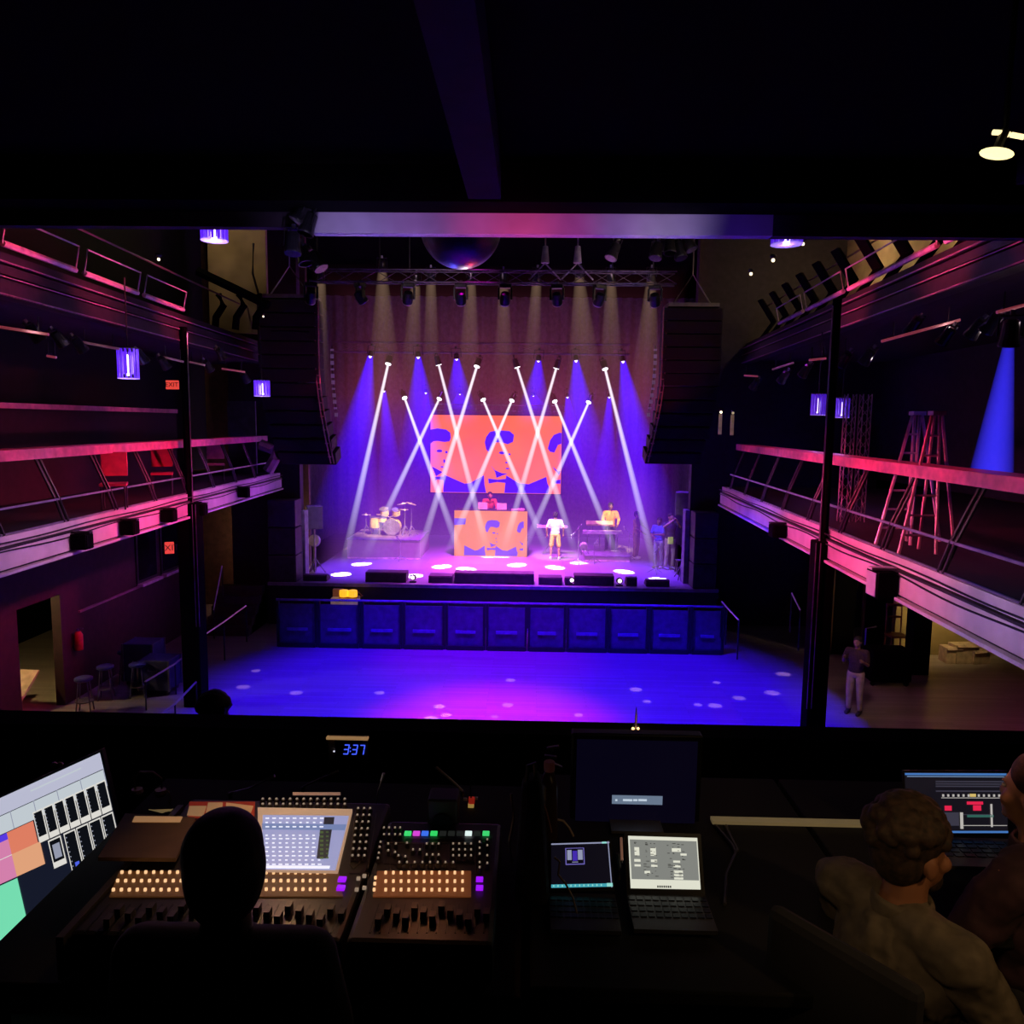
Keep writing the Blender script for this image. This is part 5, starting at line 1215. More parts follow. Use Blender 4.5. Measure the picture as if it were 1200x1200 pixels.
# papers
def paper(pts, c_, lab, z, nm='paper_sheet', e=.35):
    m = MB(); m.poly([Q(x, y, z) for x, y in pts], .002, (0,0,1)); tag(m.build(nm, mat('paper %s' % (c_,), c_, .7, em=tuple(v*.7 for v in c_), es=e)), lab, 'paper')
RP = (.45,.04,.02); TP = (.75,.42,.20)
paper([(220,959),(298,959),(299,940),(222,940)], RP, 'red sheet under the tan cards behind the console', 4.895)
paper([(219,956),(238,957),(242,945),(222,945)], TP, 'tan card at the left end of the red sheet', 4.899); paper([(240,957),(260,958),(261,941),(244,941)], TP, 'tan card in the middle of the red sheet', 4.902); paper([(264,958),(292,958),(297,945),(265,941)], TP, 'wide tan card at the right end of the red sheet', 4.899)
paper([(174,949),(200,951),(203,948),(190,953)], (.5,.35,.15), 'small tan triangle of paper behind the brown board', 4.89, e=.3)
paper([(343,932),(399,932),(399,929),(343,929)], (.65,.38,.28), 'thin pinkish label strip behind the lavender touch screen', 4.93)
paper([(244,968),(251,968),(252,966),(245,966)], (.7,.7,.65), 'tiny white tag right of the brown board', 4.90)
# left tilted monitor
D = 2.62; TLm = thing('tilted_monitor', 'tilted monitor showing pale panels, dark meters and salmon, pink and mint blocks', 'monitor', P(60, 960, D))
def mm_(a, b, d=0): return P(117-237*a+38*b, 882+108*a+163*b, D-d)
mb = MB(); mb.poly([mm_(-.012,-.015,-.012), mm_(1.0,-.015,-.012), mm_(1.0,1.03,-.012), mm_(-.012,1.03,-.012)], .02, (0,1,0)); mb.build('housing', BLK2, TLm)
cols = [('mon navy', S(22,26,42)), ('mon lavender', S(188,190,212)), ('mon pale grey', S(196,205,212)), ('mon black', S(14,16,22)), ('mon white', S(225,222,215)), ('mon salmon', S(226,128,100)), ('mon peach', S(228,165,125)), ('mon pink', S(215,130,175)), ('mon mint', S(120,225,180)), ('mon violet', S(90,60,230)), ('mon blue', S(80,100,235)), ('mon grey line', S(150,155,175))]
ml = [mat(n_, (.01,.01,.01), .4, em=c_, es=.95) for n_, c_ in cols]
mb = MB()
def mq(i, a0, b0, a1, b1, d): mb.mi = i; mb.poly([mm_(a1, b1, d), mm_(a0, b1, d), mm_(a0, b0, d), mm_(a1, b0, d)])
mq(0, 0,0,1,1, 0); mq(1, .0,.0,1,.115, .001); mq(2, 0,.12,1,.24, .001)
for i in range(9): mq(11, .0+.115*i,.115,.004+.115*i,.24,.002)
for i in range(7): mq(4, .004+.052*i,.19,.052*(i+1),.41,.002); mq(3, .009+.052*i,.20,.052*(i+1)-.004,.37,.003)
for i in range(7):
    for k in range(6): mq(11, .044+.052*i,.21+.026*k,.049+.052*i,.217+.026*k,.0035)
for i in range(4):
    mq(4, .004+.062*i,.42,.062*(i+1),.80,.002); mq(3, .009+.062*i,.43,.062*(i+1)-.004,.74,.003); mq(10, .02+.062*i,.64,.04+.062*i,.72,.0035)
    for k in range(8): mq(11, .05+.062*i,.45+.034*k,.055+.062*i,.458+.034*k,.0035)
mq(4, .262,.42,.325,.62,.002); mq(3, .267,.43,.320,.58,.003); mq(11,.275,.46,.31,.56,.0035)
mq(5, .37,.245,.50,.40,.002); mq(6, .36,.40,.50,.56,.002); mq(9, .50,.245,1,.29,.002); mq(7, .50,.29,1,.56,.002); mq(8, .50,.57,1,1,.002); mq(4,.50,.40,1,.405,.003); mq(2,.1,.04,.35,.05,.0025)
mb.build('display', ml, TLm, fix=False)
c = mm_(.5,.5,-.03); MB().path([c, c+Vector((0,.12,-.1)), (c.x, c.y+.15, FOHZ+.02)], .025, 8).build('stand_pole', BLACK, TLm); MB().cyl((c.x, c.y+.15, FOHZ), (c.x, c.y+.15, FOHZ+.03), .2, n=16).build('stand_base', BLACK, TLm)
# clock
D = EDGE-.085; a = P(384, 893, D); b = P(431, 864, D)
T = thing('digital_clock', 'digital clock with blue digits and a tan lit frame on the parapet', 'clock', (a.x, D, a.z))
MB().box((a.x, D, a.z), (b.x, D+.02, b.z)).build('case', mat('clock case', (.10,.065,.05), .5), T, bevel=.004)
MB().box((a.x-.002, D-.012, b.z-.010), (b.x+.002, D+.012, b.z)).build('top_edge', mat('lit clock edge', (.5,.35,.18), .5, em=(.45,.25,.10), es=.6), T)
MB().box((b.x-.02, D-.010, a.z), (b.x, D, b.z-.012)).build('side_edge', mat('clock side', (.14,.10,.08), .5), T)
pn = P(411, 878.5, D-.004); p0 = P(393, 891, D-.004); p1 = P(425, 867, D-.004)
MB().box((p0.x, D-.008, p0.z), (p1.x, D-.003, p1.z)).build('face', mat('clock face', (.005,.006,.02), .2), T)
SEG = {'3': 'abgcd', '7': 'abc', ':': ''}; cz = P(411, 878.5, D-.012); mb = MB()
def seg(x0, z0, x1, z1): mb.cyl((cz.x+x0+z0*.18, D-.012, cz.z+z0), (cz.x+x1+z1*.18, D-.012, cz.z+z1), .0024, n=5)
for ch, ox in (('3', -.030), ('3', .008), ('7', .040)):
    w_, h_ = .020, .021; pts = dict(a=(0,h_,w_,h_), b=(w_,h_,w_,.002), c=(w_,-.002,w_,-h_), d=(0,-h_,w_,-h_), g=(0,0,w_,0))
    for q_ in SEG[ch]: x0, z0, x1, z1 = pts[q_]; seg(ox+x0, z0, ox+x1, z1)
for z in (-.008, .008): mb.cbox((cz.x-.002, D-.012, cz.z+z), (.004,.004,.004))
mb.build('digits', emit('blue digits', S(70,95,255), 1.2), T)
MB().cbox(P(391.5, 880.5, D-.012), (.006,.004,.006)).build('dot', emit('clock dot', (.8,.8,1), 1), T)
# big monitor
D = 2.62; a = P(668, 969, D); b = P(824, 862.5, D)
T = thing('computer_monitor', 'large dark monitor with one pale blue notification bar', 'monitor', ((a.x+b.x)/2, D, 4.79))
MB().box((a.x, D, max(a.z, 4.80)), (b.x, D+.05, b.z)).build('housing', BLK2, T, bevel=.006)
m = MB(); s0 = P(674, 962, D-.003); s1 = P(818, 869, D-.003); m.mi = 0; m.poly([(s0.x, D-.003, s0.z), (s1.x, D-.003, s0.z), (s1.x, D-.003, s1.z), (s0.x, D-.003, s1.z)])
n0 = P(717, 942, D-.005); n1 = P(776.5, 933, D-.005); m.mi = 1; m.poly([(n0.x, D-.005, n0.z), (n1.x, D-.005, n0.z), (n1.x, D-.005, n1.z), (n0.x, D-.005, n1.z)])
m.mi = 2
for x0, x1 in ((721,723.5),(730,741),(742,747),(748,758)): n0 = P(x0, 938.8, D-.006); n1 = P(x1, 936.6, D-.006); m.poly([(n0.x, D-.006, n0.z), (n1.x, D-.006, n0.z), (n1.x, D-.006, n1.z), (n0.x, D-.006, n1.z)])
m.build('display', [mat('dark navy display', (.01,.01,.02), .25, em=(.0015,.001,.006), es=1), mat('notification bar', (.1,.1,.1), .4, em=S(105,122,145), es=.9), mat('notification text', (.1,.1,.1), .4, em=S(190,205,220), es=1)], T, fix=False)
MB().box((b.x-.32, D-.08, 4.795), (b.x-.14, D+.12, 4.805)).build('stand', GREYM, T)
# laptops
def pxscreen(name, lab, pts, D0, D1, base, frame=.006):
    # pts px corners: bl, br, tr, tl ; D0 bottom depth, D1 top depth
    w = [P(*pts[0], D0), P(*pts[1], D0), P(*pts[2], D1), P(*pts[3], D1)]
    T = thing(name, lab, 'laptop', (w[0]+w[1])/2)
    n = (w[1]-w[0]).cross(w[3]-w[0]).normalized()
    if n.y > 0: n = -n
    u = (w[1]-w[0]).normalized(); v = (w[3]-w[0]).normalized()
    f = frame; m = MB(); m.poly([w[0]-u*f-v*f*1.4, w[1]+u*f-v*f*1.4, w[2]+u*f+v*f, w[3]-u*f+v*f], .008, -n); m.build('lid', BLK2, T)
    def at(a, b, k=1): return w[0].lerp(w[1], a).lerp(w[3].lerp(w[2], a), b)+n*.0012*k
    if base:
        m = MB(); q0 = w[0]-u*f; q1 = w[1]+u*f; z = q0.z-.012
        m.box((q0.x, q0.y-.17, z-.012), (q1.x, q0.y, z)); m.build('keyboard_base', GREYM if False else mat('laptop deck', (.05,.045,.05), .4), T); m = MB()
        for r_ in range(4):
            for k in range(10): x = q0.x+(q1.x-q0.x)*(k+.5)/10; m.cbox((x, q0.y-.03-r_*.026, z+.001), ((q1.x-q0.x)/13, .017, .003))
        m.build('keys', BLK2, T)
    return T, at
def spoly(mb, at, i, a0, b0, a1, b1, k): mb.mi = i; mb.poly([at(a0,b0,k), at(a1,b0,k), at(a1,b1,k), at(a0,b1,k)])
T, at = pxscreen('laptop', 'small laptop with a dark desktop, one boxed icon and a cyan strip along the bottom', [(646,1041.5),(718.5,1040),(714,986),(646,988)], 2.17, 2.26, True)
m = MB(); spoly(m, at, 0, 0,0,1,1, 1); spoly(m, at, 1, 0,.015,.90,.085, 2); spoly(m, at, 2, .0,.955,1,.985, 2); spoly(m, at, 3, .90,.015,.995,.09, 3); spoly(m, at, 2, .97,.0,.985,1, 2); spoly(m, at, 3, .87,.95,.95,.99, 3)
spoly(m, at, 4, .24,.50,.56,.87, 3); spoly(m, at, 0, .255,.52,.545,.855, 4); spoly(m, at, 2, .27,.60,.345,.82, 5); spoly(m, at, 2, .45,.60,.53,.82, 5); spoly(m, at, 5, .36,.58,.44,.80, 5); spoly(m, at, 2, .35,.545,.45,.56, 5)
for i in range(12): spoly(m, at, 3, .03+.07*i,.03,.05+.07*i,.07, 4)
m.build('display', [mat('laptop dark', (.01,.01,.01), .3, em=S(12,10,20), es=1), mat('cyan strip', (.01,.01,.01), .3, em=S(70,170,185), es=.9), mat('ui pale', (.01,.01,.01), .3, em=S(150,155,185), es=.9), mat('ui teal pale', (.01,.01,.01), .3, em=S(150,225,215), es=.9), mat('icon frame', (.01,.01,.01), .3, em=S(120,110,200), es=.8), mat('icon violet', (.01,.01,.01), .3, em=S(70,45,180), es=.9)], T, fix=False)
T, at = pxscreen('laptop', 'small laptop showing a pale grey window with white boxes', [(739,1041),(821,1042.5),(817,982),(736,979.5)], 2.17, 2.26, True, .012)
m = MB(); spoly(m, at, 0, 0,0,1,1, 1); spoly(m, at, 1, .02,.17,.985,.93, 2)
rnd = random.Random(5)
for (a0,b0,a1,b1) in [(.08,.62,.15,.78),(.31,.62,.39,.78),(.07,.50,.16,.55),(.31,.50,.40,.55),(.07,.41,.16,.45),(.31,.41,.40,.45),(.21,.28,.29,.33),(.62,.71,.75,.78),(.74,.64,.83,.68),(.63,.50,.73,.54),(.63,.41,.73,.45),(.63,.30,.76,.35),(.63,.24,.76,.28),(.63,.18,.76,.22)]: spoly(m, at, 0, a0,b0,a1,b1, 3)
for i in range(70):
    a0 = rnd.choice([.08,.20,.24,.31,.36,.55,.58,.63,.70,.76]); b0 = rnd.uniform(.2,.88); spoly(m, at, 2, a0,b0,a0+rnd.uniform(.01,.05),b0+.012, 4)
for i in range(7): spoly(m, at, 2, .38+.03*i,.02,.40+.03*i,.06, 3)
m.build('display', [mat('ui cream', (.01,.01,.01), .3, em=S(222,222,205), es=1), mat('ui grey', (.01,.01,.01), .3, em=S(128,130,125), es=1), mat('ui dark', (.01,.01,.01), .3, em=S(45,45,42), es=1)], T, fix=False)
T, at = pxscreen('laptop', 'laptop on the right table showing lighting software with a blue top bar and red blocks', [(1062,976),(1181,976),(1179,905.5),(1060,905)], 2.45, 2.5, True)
m = MB(); spoly(m, at, 0, 0,0,1,1, 1); spoly(m, at, 1, .0,.955,1,.99, 2); spoly(m, at, 2, .02,.925,.98,.94, 2); spoly(m, at, 1, .25,.0,1,.035, 2)
for b0 in (.84,.76,.68,.80): spoly(m, at, 3, .30,b0,.99,b0+.022, 2)
for i in range(12): spoly(m, at, 4, .36+.05*i,.60,.38+.05*i,.64, 3)
spoly(m, at, 4, .35,.575,.99,.585, 3); spoly(m, at, 5, .38,.37,.45,.45, 3); spoly(m, at, 5, .66,.37,.74,.46, 3); spoly(m, at, 5, .60,.47,.76,.52, 3); spoly(m, at, 6, .60,.26,.86,.30, 3)
spoly(m, at, 4, .53,.07,.56,.34, 3); spoly(m, at, 4, .83,.10,.85,.48, 3); spoly(m, at, 3, .56,.30,.84,.31, 3); spoly(m, at, 4, .56,.12,.99,.13, 3); spoly(m, at, 7, .63,.60,.69,.65, 4); spoly(m, at, 4, .97,.58,.99,.66, 4); spoly(m, at, 3, .36,.12,.52,.34, 2)
m.build('display', [mat('lx dark', (.01,.01,.01), .3, em=S(20,18,26), es=1), mat('lx blue bar', (.01,.01,.01), .3, em=S(70,120,190), es=.9), mat('lx pale dash', (.01,.01,.01), .3, em=S(120,150,190), es=.8), mat('lx grey', (.01,.01,.01), .3, em=S(60,58,72), es=.9), mat('lx white', (.01,.01,.01), .3, em=S(190,185,180), es=.9), mat('lx red', (.01,.01,.01), .3, em=S(225,35,75), es=1), mat('lx green', (.01,.01,.01), .3, em=S(50,100,90), es=.9), mat('lx yellow', (.01,.01,.01), .3, em=S(220,190,110), es=.9)], T, fix=False)
T = thing('usb_hub', 'small black device with two tiny white lights in front of the lighting laptop', 'hub', Q(1132, 1001, 4.80))
MB().cbox((0,0,.012), (.10,.05,.022)).build('case', BLK2, T, world=False, bevel=.003); MB().cbox((-.02,-.026,.014), (.006,.003,.005)).build('indicator', emit('indicator', (1,1,.95), 2), T, world=False); MB().cbox((.02,-.026,.014), (.004,.003,.004)).build('indicator', MC['indicator'], T, world=False)
# small items behind consoles
T = thing('desk_speaker', 'small dark box behind the black console', 'speaker', Q(519, 962, 4.88)); T.location.y += .0; T.location.z = 4.79
MB().cbox((0,.03,.09), (.10,.09,.16)).build('case', mat('brown black case', (.05,.025,.022), .5), T, world=False, bevel=.006); MB().cyl((0,-.018,.09), (0,-.024,.09), .035, n=16).build('cone', GR, T, world=False); MB().cyl((-.04,-.02,.02),(-.04,-.025,.02),.003,n=8).build('indicator', DSW, T, world=False)
T = thing('coloured_plug', 'little red, yellow and white connector block behind the black console', 'connector', Q(552, 950, 4.745))
MB().cbox((0,0,.022), (.022,.02,.014)).build('yellow_plug', mat('yellow plug', (.7,.5,.1), .5, em=(.5,.32,.08), es=.5), T, world=False, bevel=.002); MB().cbox((.002,.002,.04), (.022,.02,.022)).build('red_plug', mat('red plug', (.6,.05,.03), .5, em=(.4,.02,.01), es=.4), T, world=False, bevel=.002)
m = MB(); m.cbox((-.022,0,.045), (.014,.01,.008)); m.cbox((.02,0,.05), (.01,.01,.008)); m.build('white_plug', WHITE, T, world=False); MB().path([(0,.0,.05),(-.005,.02,.1),(.0,.04,.13)], .003, 6).build('lead', BLK2, T, world=False)
def goose(pts, lab, head=None, D=2.7, m_=None, r=.003):
    T = thing('gooseneck_lamp', lab, 'lamp', P(*pts[0], D)); w = [P(x, y, D) for x, y in pts]
    MB().path(w, r, 6).build('neck', m_ or STEEL, T); MB().cyl(w[-1], w[-1]+(w[-1]-w[-2]).normalized()*.03, .006, n=8).build('head', m_ or STEEL, T); MB().cyl(w[0]-Vector((0,0,.02)), w[0], .008, n=8).build('socket', BLK2, T)
goose([(441,944),(443,928),(447,915)], 'thin gooseneck lamp between the two consoles', D=2.6)
goose([(542,927),(533,918),(518,905)], 'pale rod-like gooseneck behind the small dark box', D=2.8, m_=mat('pale rod', (.6,.5,.42), .4), r=.005)
goose([(270,929),(292,924),(314,913)], 'slim bent gooseneck behind the red and tan papers', D=2.8); goose([(355,922),(372,914),(388,907)], 'dark thin gooseneck behind the lavender screen', D=2.8, m_=GREYM)
def cable(pts, D, lab, r=.005, m_=None, z=None):
    w = [P(x, y, D) for x, y in pts] if D else [Q(x, y, 4.79+r+(.03 if 962 < y < 972 and i_ == 0 else 0)) for i_, (x, y) in enumerate(pts)]; tag(MB().path(w, r, 6).build('cable', m_ or mat('black cable', (.05,.045,.045), .4)), lab, 'cable')
TANC = mat('pale cable', (.5,.38,.3), .5)
cable([(651,960),(660,962),(667,970),(672,980)], 2.5, 'pale cable bending down left of the large dark monitor', .004, TANC); cable([(650,1005),(656,1010),(654,1025),(663,1036),(671,1051),(676,1070)], 2.05, 'pale cable hanging in front of the dark laptop', .003, TANC)
cable([(834,962),(845,975),(858,990),(863,1000)], None, 'black cable draped over the pale strip, left one', .006); cable([(848,960),(855,978),(864,996),(851,1025),(849,1060)], None, 'black cable draped over the pale strip, right one', .006)
cable([(617,908),(626,918),(632,930),(640,950),(646,975)], 2.35, 'brownish cable curving down the side of the black gear bag', .004, mat('brown cable', (.25,.13,.1), .5)); cable([(599,930),(602,960),(597,985),(600,1010)], 2.2, 'black cable hanging down the left side of the black gear bag', .005)
cable([(724,1000),(726,1015),(725,1030)], 2.2, 'short dark cable between the two small laptops', .006)
# black bag of gear with cables
T = thing('gear_bag', 'tall black gear bag standing between the black console and the dark laptop', 'bag', P(622, 1040, 2.2)); m = MB()
a = P(603, 1048, 2.2); b = P(646, 905, 2.2); zf = 4.79
m.hexa([(a.x,2.12,zf),(b.x,2.12,zf),(b.x+.01,2.36,zf),(a.x,2.36,zf),(a.x+.015,2.2,b.z-.05),(b.x-.03,2.2,b.z-.03),(b.x-.03,2.3,b.z-.03),(a.x+.02,2.3,b.z-.05)]); m.build('bag_body', mat('black fabric', (.016,.014,.016), .9, bump=.4, scale=14), T, bevel=.02)
MB().path([(a.x+.03,2.24,b.z-.06),(a.x+.035,2.24,b.z+.0),(b.x-.05,2.24,b.z+.01),(b.x-.045,2.24,b.z-.04)], .007, 6).build('handle', BLK2, T)
c = P(634, 926, 2.28); T = thing('red_cap_bottle', 'small bottle with a pinkish red cap beside the gear bag', 'bottle', (c.x+.03, 2.45, 4.79))
MB().lathe([(.03,0),(.032,.02),(.03,.22),(.014,.27)]).build('bottle_body', mat('dark bottle', (.06,.03,.03), .3), T, world=False, smooth=True); MB().lathe([(.018,.27),(.018,.30),(.016,.302)]).build('cap', mat('pink cap', (.5,.15,.15), .5), T, world=False)
for i, (px, py) in enumerate(((648,876),(645,887),(652,897))):
    c = P(px, py, 2.95); T = thing('microphone_clip', f'small dark clip on the black stand left of the monitor, {["top","middle","bottom"][i]} one', 'clip', c); MB().cbox((0,0,0), (.05,.02,.012), Matrix.Rotation(.3*i-.2,3,'Y')).build('clip_body', GREYM, T, world=False, bevel=.003); MB().cyl((0,0,0),(0,.04,-.03),.004,n=6).build('clip_arm', GREYM, T, world=False)
# lamp with spike on the parapet
c = P(745, 857, EDGE+.08); T = thing('parapet_lamp', 'tiny warm glowing lamp with a dark spike on the parapet above the monitor', 'lamp', (c.x, c.y, zp))
MB().lathe([(.022,0),(.018,.012),(.006,.03),(.003,.10),(.001,.11)]).build('spike', BLK2, T, world=False)
WG = emit('tiny warm glow', (1,.6,.2), 3); MB().ball((-.016,-.02,.012), .007, 8, 6).build('bulb', WG, T, world=False); MB().ball((.008,-.02,.013), .006, 8, 6).build('bulb', WG, T, world=False)
lamp('POINT', (c.x, c.y-.05, zp+.04), (1,.5,.25), .25, size=.01)
T = thing('parapet_strip', 'thin pale strip on the parapet left of the warm lamp', 'strip', P(677, 864, EDGE)); MB().cbox((0,0,0), (.05,.01,.006)).build('strip', mat('strip pale', (.5,.35,.3), .5, em=(.4,.22,.2), es=.4), T, world=False); MB().cbox((-.02,0,-.01), (.012,.01,.012)).build('strip_end', GREYM, T, world=False)
# headphones & golden tangle at left
c = P(174, 918, 2.75); T = thing('headphones', 'tangled shiny headphones on the dark shelf right of the tilted monitor', 'headphones', c)
BRZ = mat('bronze gloss', (.55,.38,.28), .25, .6); m = MB(); m.path([(-.05,0,-.03),(-.055,0,.02),(-.03,0,.045),(.02,0,.045),(.05,0,.02),(.05,0,-.02)], .004, 6); m.build('headband', BRZ, T, world=False)
for s in (-1, 1): MB().lathe([(.018,-.012),(.024,0),(.02,.012)], (s*.045, 0, -.035)).build('ear_cup', BRZ, T, world=False)
MB().path([(.05,0,-.04),(.075,.0,-.03),(.085,0,-.06),(.07,0,-.09)], .003, 6).build('lead', BRZ, T, world=False)
m = MB(); m.box((-1.9, 3.02, FOHZ+.0), (2.6, EDGE-.01, 4.64)); tag(m.build('back_shelf', MATTE), 'long black shelf running behind the desks along the parapet', 'shelf')
c = P(67, 897, 2.9); T = thing('shiny_ornament', 'small bronze glinting object just behind the top of the tilted monitor', 'object', c); m = MB(); m.ball((-.012,0,0), .014, 10, 7); m.ball((.012,0,.002), .013, 10, 7); m.build('knobs', BRZ, T, world=False); MB().cyl((0,.02,-.1),(0,.02,0),.006).build('stem', GREYM, T, world=False)
T = thing('pen', 'long pinkish pen-like rod between the two small laptops', 'pen', P(729, 1000, 2.2)); MB().cyl(P(728,982,2.28), P(729,1008,2.2), .004, n=8).build('barrel', mat('pinkish rod', (.5,.3,.22), .4, em=(.3,.14,.09), es=.4), T); MB().cyl(P(729,1008,2.2), P(729,1011,2.2), .0025, n=8).build('tip', GREYM, T)
# people at the front
SEAT = dict(pel=(0,0,.58), che=(0,-.02,.91), nec=(0,-.03,1.11), head=(0,-.05,1.27), sL=(.19,-.02,1.06), sR=(-.19,-.02,1.06), eL=(.26,-.14,.82), eR=(-.26,-.14,.82), hL=(.2,-.40,.90), hR=(-.2,-.40,.90),
            hipL=(.1,-.02,.55), hipR=(-.1,-.02,.55), kL=(.13,-.42,.52), kR=(-.13,-.42,.52), aL=(.13,-.40,.09), aR=(-.13,-.40,.09))
def chair(loc, rz, lab):
    T = thing('office_chair', lab, 'chair', loc, rz); cl = mat('chair cloth', (.02,.02,.025), .9)
    MB().cbox((0,0,.42), (.46,.44,.07)).build('seat', cl, T, world=False, bevel=.03); MB().cbox((0,.25,.74), (.40,.05,.42)).build('backrest', cl, T, world=False, bevel=.025)
    MB().path([(0,.1,.38),(0,.27,.4),(0,.29,.6)], .02, 6).build('back_bar', BLK2, T, world=False); MB().cyl((0,0,.1),(0,0,.39),.03).build('gas_column', BLK2, T, world=False); m = MB()
    for k in range(5): a = k*1.2566; m.cyl((0,0,.1),(.28*math.cos(a),.28*math.sin(a),.07),.02,n=6); m.ball((.28*math.cos(a),.28*math.sin(a),.035),.035,8,6)
    m.build('star_base', BLK2, T, world=False)
hd = P(267, 1003, 1.60); 
person('dark-haired engineer sitting in front of the large console, seen from behind', (hd.x, 1.55, FOHZ), R(180), {**SEAT, 'eL': (.24,-.05,.80), 'eR': (-.24,-.05,.80), 'hL': (.12,-.2,.64), 'hR': (-.12,-.2,.64)}, skin=(.12,.06,.04), shirt=(.015,.015,.018), legs=(.02,.02,.03), hair=(.010,.006,.006), voxel=.007, hairlen=.03, scale=.965)
chair((hd.x, 1.52, FOHZ), R(180), 'black office chair under the engineer at the large console')
hd = P(1066, 958, 1.98)
person('bearded engineer in a tan shirt sitting at right, head in profile towards the lighting laptop', (hd.x-.05, 1.93, FOHZ), R(116), {**SEAT, 'head': (0,-.06,1.13), 'nec': (0,-.03,.98), 'che': (0,-.02,.80), 'sL': (.19,-.02,.94), 'sR': (-.19,-.02,.94), 'pel': (0,0,.50), 'eL': (.27,-.12,.72), 'eR': (-.27,-.12,.72), 'hL': (.15,-.24,.60), 'hR': (-.15,-.24,.60)},
       skin=(.30,.13,.07), shirt=(.13,.105,.075), legs=(.03,.03,.04), hair=(.035,.018,.010), voxel=.006, beard=True, headrz=-.15, curl=True, wrinkle=True, longsleeve=True, scale=.97)
chair((hd.x-.05, 1.93, FOHZ), R(128), 'black office chair under the bearded engineer')
hd = P(1226, 950, 2.15)
person('person at the right picture edge, warm lit face turned towards the lighting laptop', (hd.x+.03, 2.15, FOHZ), R(215), {**SEAT, 'head': (0,-.05,1.14), 'nec': (0,-.03,.98), 'che': (0,-.02,.80), 'sL': (.19,-.02,.94), 'sR': (-.19,-.02,.94), 'pel': (0,0,.50), 'eL': (.27,-.12,.72), 'eR': (-.27,-.12,.72), 'hL': (.15,-.24,.60), 'hR': (-.15,-.24,.60)}, skin=(.5,.25,.14), shirt=(.05,.02,.03), legs=(.03,.03,.04), hair=(.05,.02,.01), voxel=.009, longsleeve=True, wrinkle=True)
lamp('SPOT', (1.35, 2.25, 5.5), (1,.5,.3), 1.5, (hd.x-.02, 2.2, 5.1), 30, 1, .03)
chair((hd.x+.05, 2.15, FOHZ), R(215), 'black office chair under the person at the right picture edge')
hd = P(252, 834, 4.5)
struct(MB().box((-3.6, 3.62, 2.65), (-.6, 5.6, 2.8)).build('tier_platform', BLACK)); struct(MB().box((-3.6, 3.62, 0), (-.6, 5.6, 2.65)).build('tier_base', BLACK))
person('dark curly-headed person standing beyond the parapet, silhouetted against the blue floor', (hd.x, 4.5, 2.8), R(180), skin=(.06,.03,.02), shirt=(.01,.01,.012), legs=(.02,.02,.03), hair=(.006,.004,.004), voxel=.012, curl=True, scale=(hd.z-2.8)/1.65)
# ================================================================== LIGHTS
PK = (1,.06,.22); MV = (.75,.25,.75); RDP = (1,.03,.13); VI = (.35,.06,1)
def wash_beam(side, D, col, pw, ang=70, z=5.5, off=2.6, bl=1):  # unseen spots added in the hall to colour the balcony beams
    X = XL if side < 0 else XR; x = X(D)-side*off
    lamp('SPOT', (x, D, z), col, pw*(3.8 if 11 < D < 17 else 2.8), (X(D), D, 4.6), ang, bl, .1)
# left: mauve near, hot pink middle, purple far
for D, c_, p_ in ((9.2,(.75,.35,.75),38),(11.2,(.85,.3,.6),70),(13.4,(1,.08,.24),150),(15.2,(1,.05,.20),160),(17.5,(.85,.12,.70),120),(20.5,(.55,.06,.8),80)): wash_beam(-1, D, c_, p_)
for D, c_, p_ in ((6.2,(.6,.45,.9),26),(7.6,(.8,.45,.8),48),(9.4,(1,.16,.34),130),(11.2,(1,.07,.20),150),(13.2,(1,.09,.32),130),(15.6,(.7,.15,.6),75),(18.5,(.7,.08,.35),50)): wash_beam(1, D, c_, p_)
# ledges get red from above
for D, p_ in ((9.3,40),(10.6,46),(11.9,54),(13.2,60),(14.5,68),(15.8,70),(17.3,50),(19,40),(21,30)): lamp('SPOT', (XL(D)+1.8, D, 7.4), RDP, p_*2.6, (XL(D)-.25, D, 5.7), 30, 1, .1)
for D, p_ in ((6.4,22),(7.6,34),(8.8,58),(10,80),(11.2,100),(12.4,100),(13.7,90),(15,70),(16.5,50),(18.2,40)): lamp('SPOT', (XR(D)-1.8, D, 7.4), RDP, p_*2.8, (XR(D)+.25, D, 5.7), 32, 1, .1)
# upper rails
for D, p_ in ((10.5,55),(13,60),(16,60)): lamp('SPOT', (XUL(D)+2.2, D, 8.2), (1,.08,.2), p_*5.5, (XUL(D), D, 8.5), 55, 1, .1)
for D, p_ in ((8.5,60),(11,80),(14.5,60)): lamp('SPOT', (XUR(D)-2.2, D, 8.2), (1,.08,.2), p_*5.5, (XUR(D), D, 8.7), 55, 1, .1)
# unseen spots added under the ceiling beam to make colour patches
yb = 7.0; zb_ = (zt+zb)/2
for px, c_, p_, an in ((380,(.40,.30,.9),26,62),(450,(.42,.26,.95),26,60),(520,(.6,.2,.9),22,55),(590,(1,.08,.45),34,52),(640,(1,.12,.5),24,50),(700,(.5,.1,.9),18,50),(755,(.5,.35,.85),30,50),(790,(.5,.40,.8),22,40),(850,(.10,.03,.8),12,60),(940,(.15,.02,.3),4,70),(300,(.16,.03,.35),4,70),(180,(.12,.02,.10),3,80),(1060,(.10,.02,.05),3,80)):
    x = P(px, 262, yb).x; lamp('SPOT', (x, yb-.9, zb_-1.0), c_, p_*(1.15 if 365 < px < 860 else .6), (x, yb, zb_), an, 1, .03)
# unseen spot added below to tint the joist
lamp('SPOT', (j.x+.1, 4.9, 7.0), (.5,.2,.8), .25, (j.x, 5.6, 8.0), 60, 1, .05)
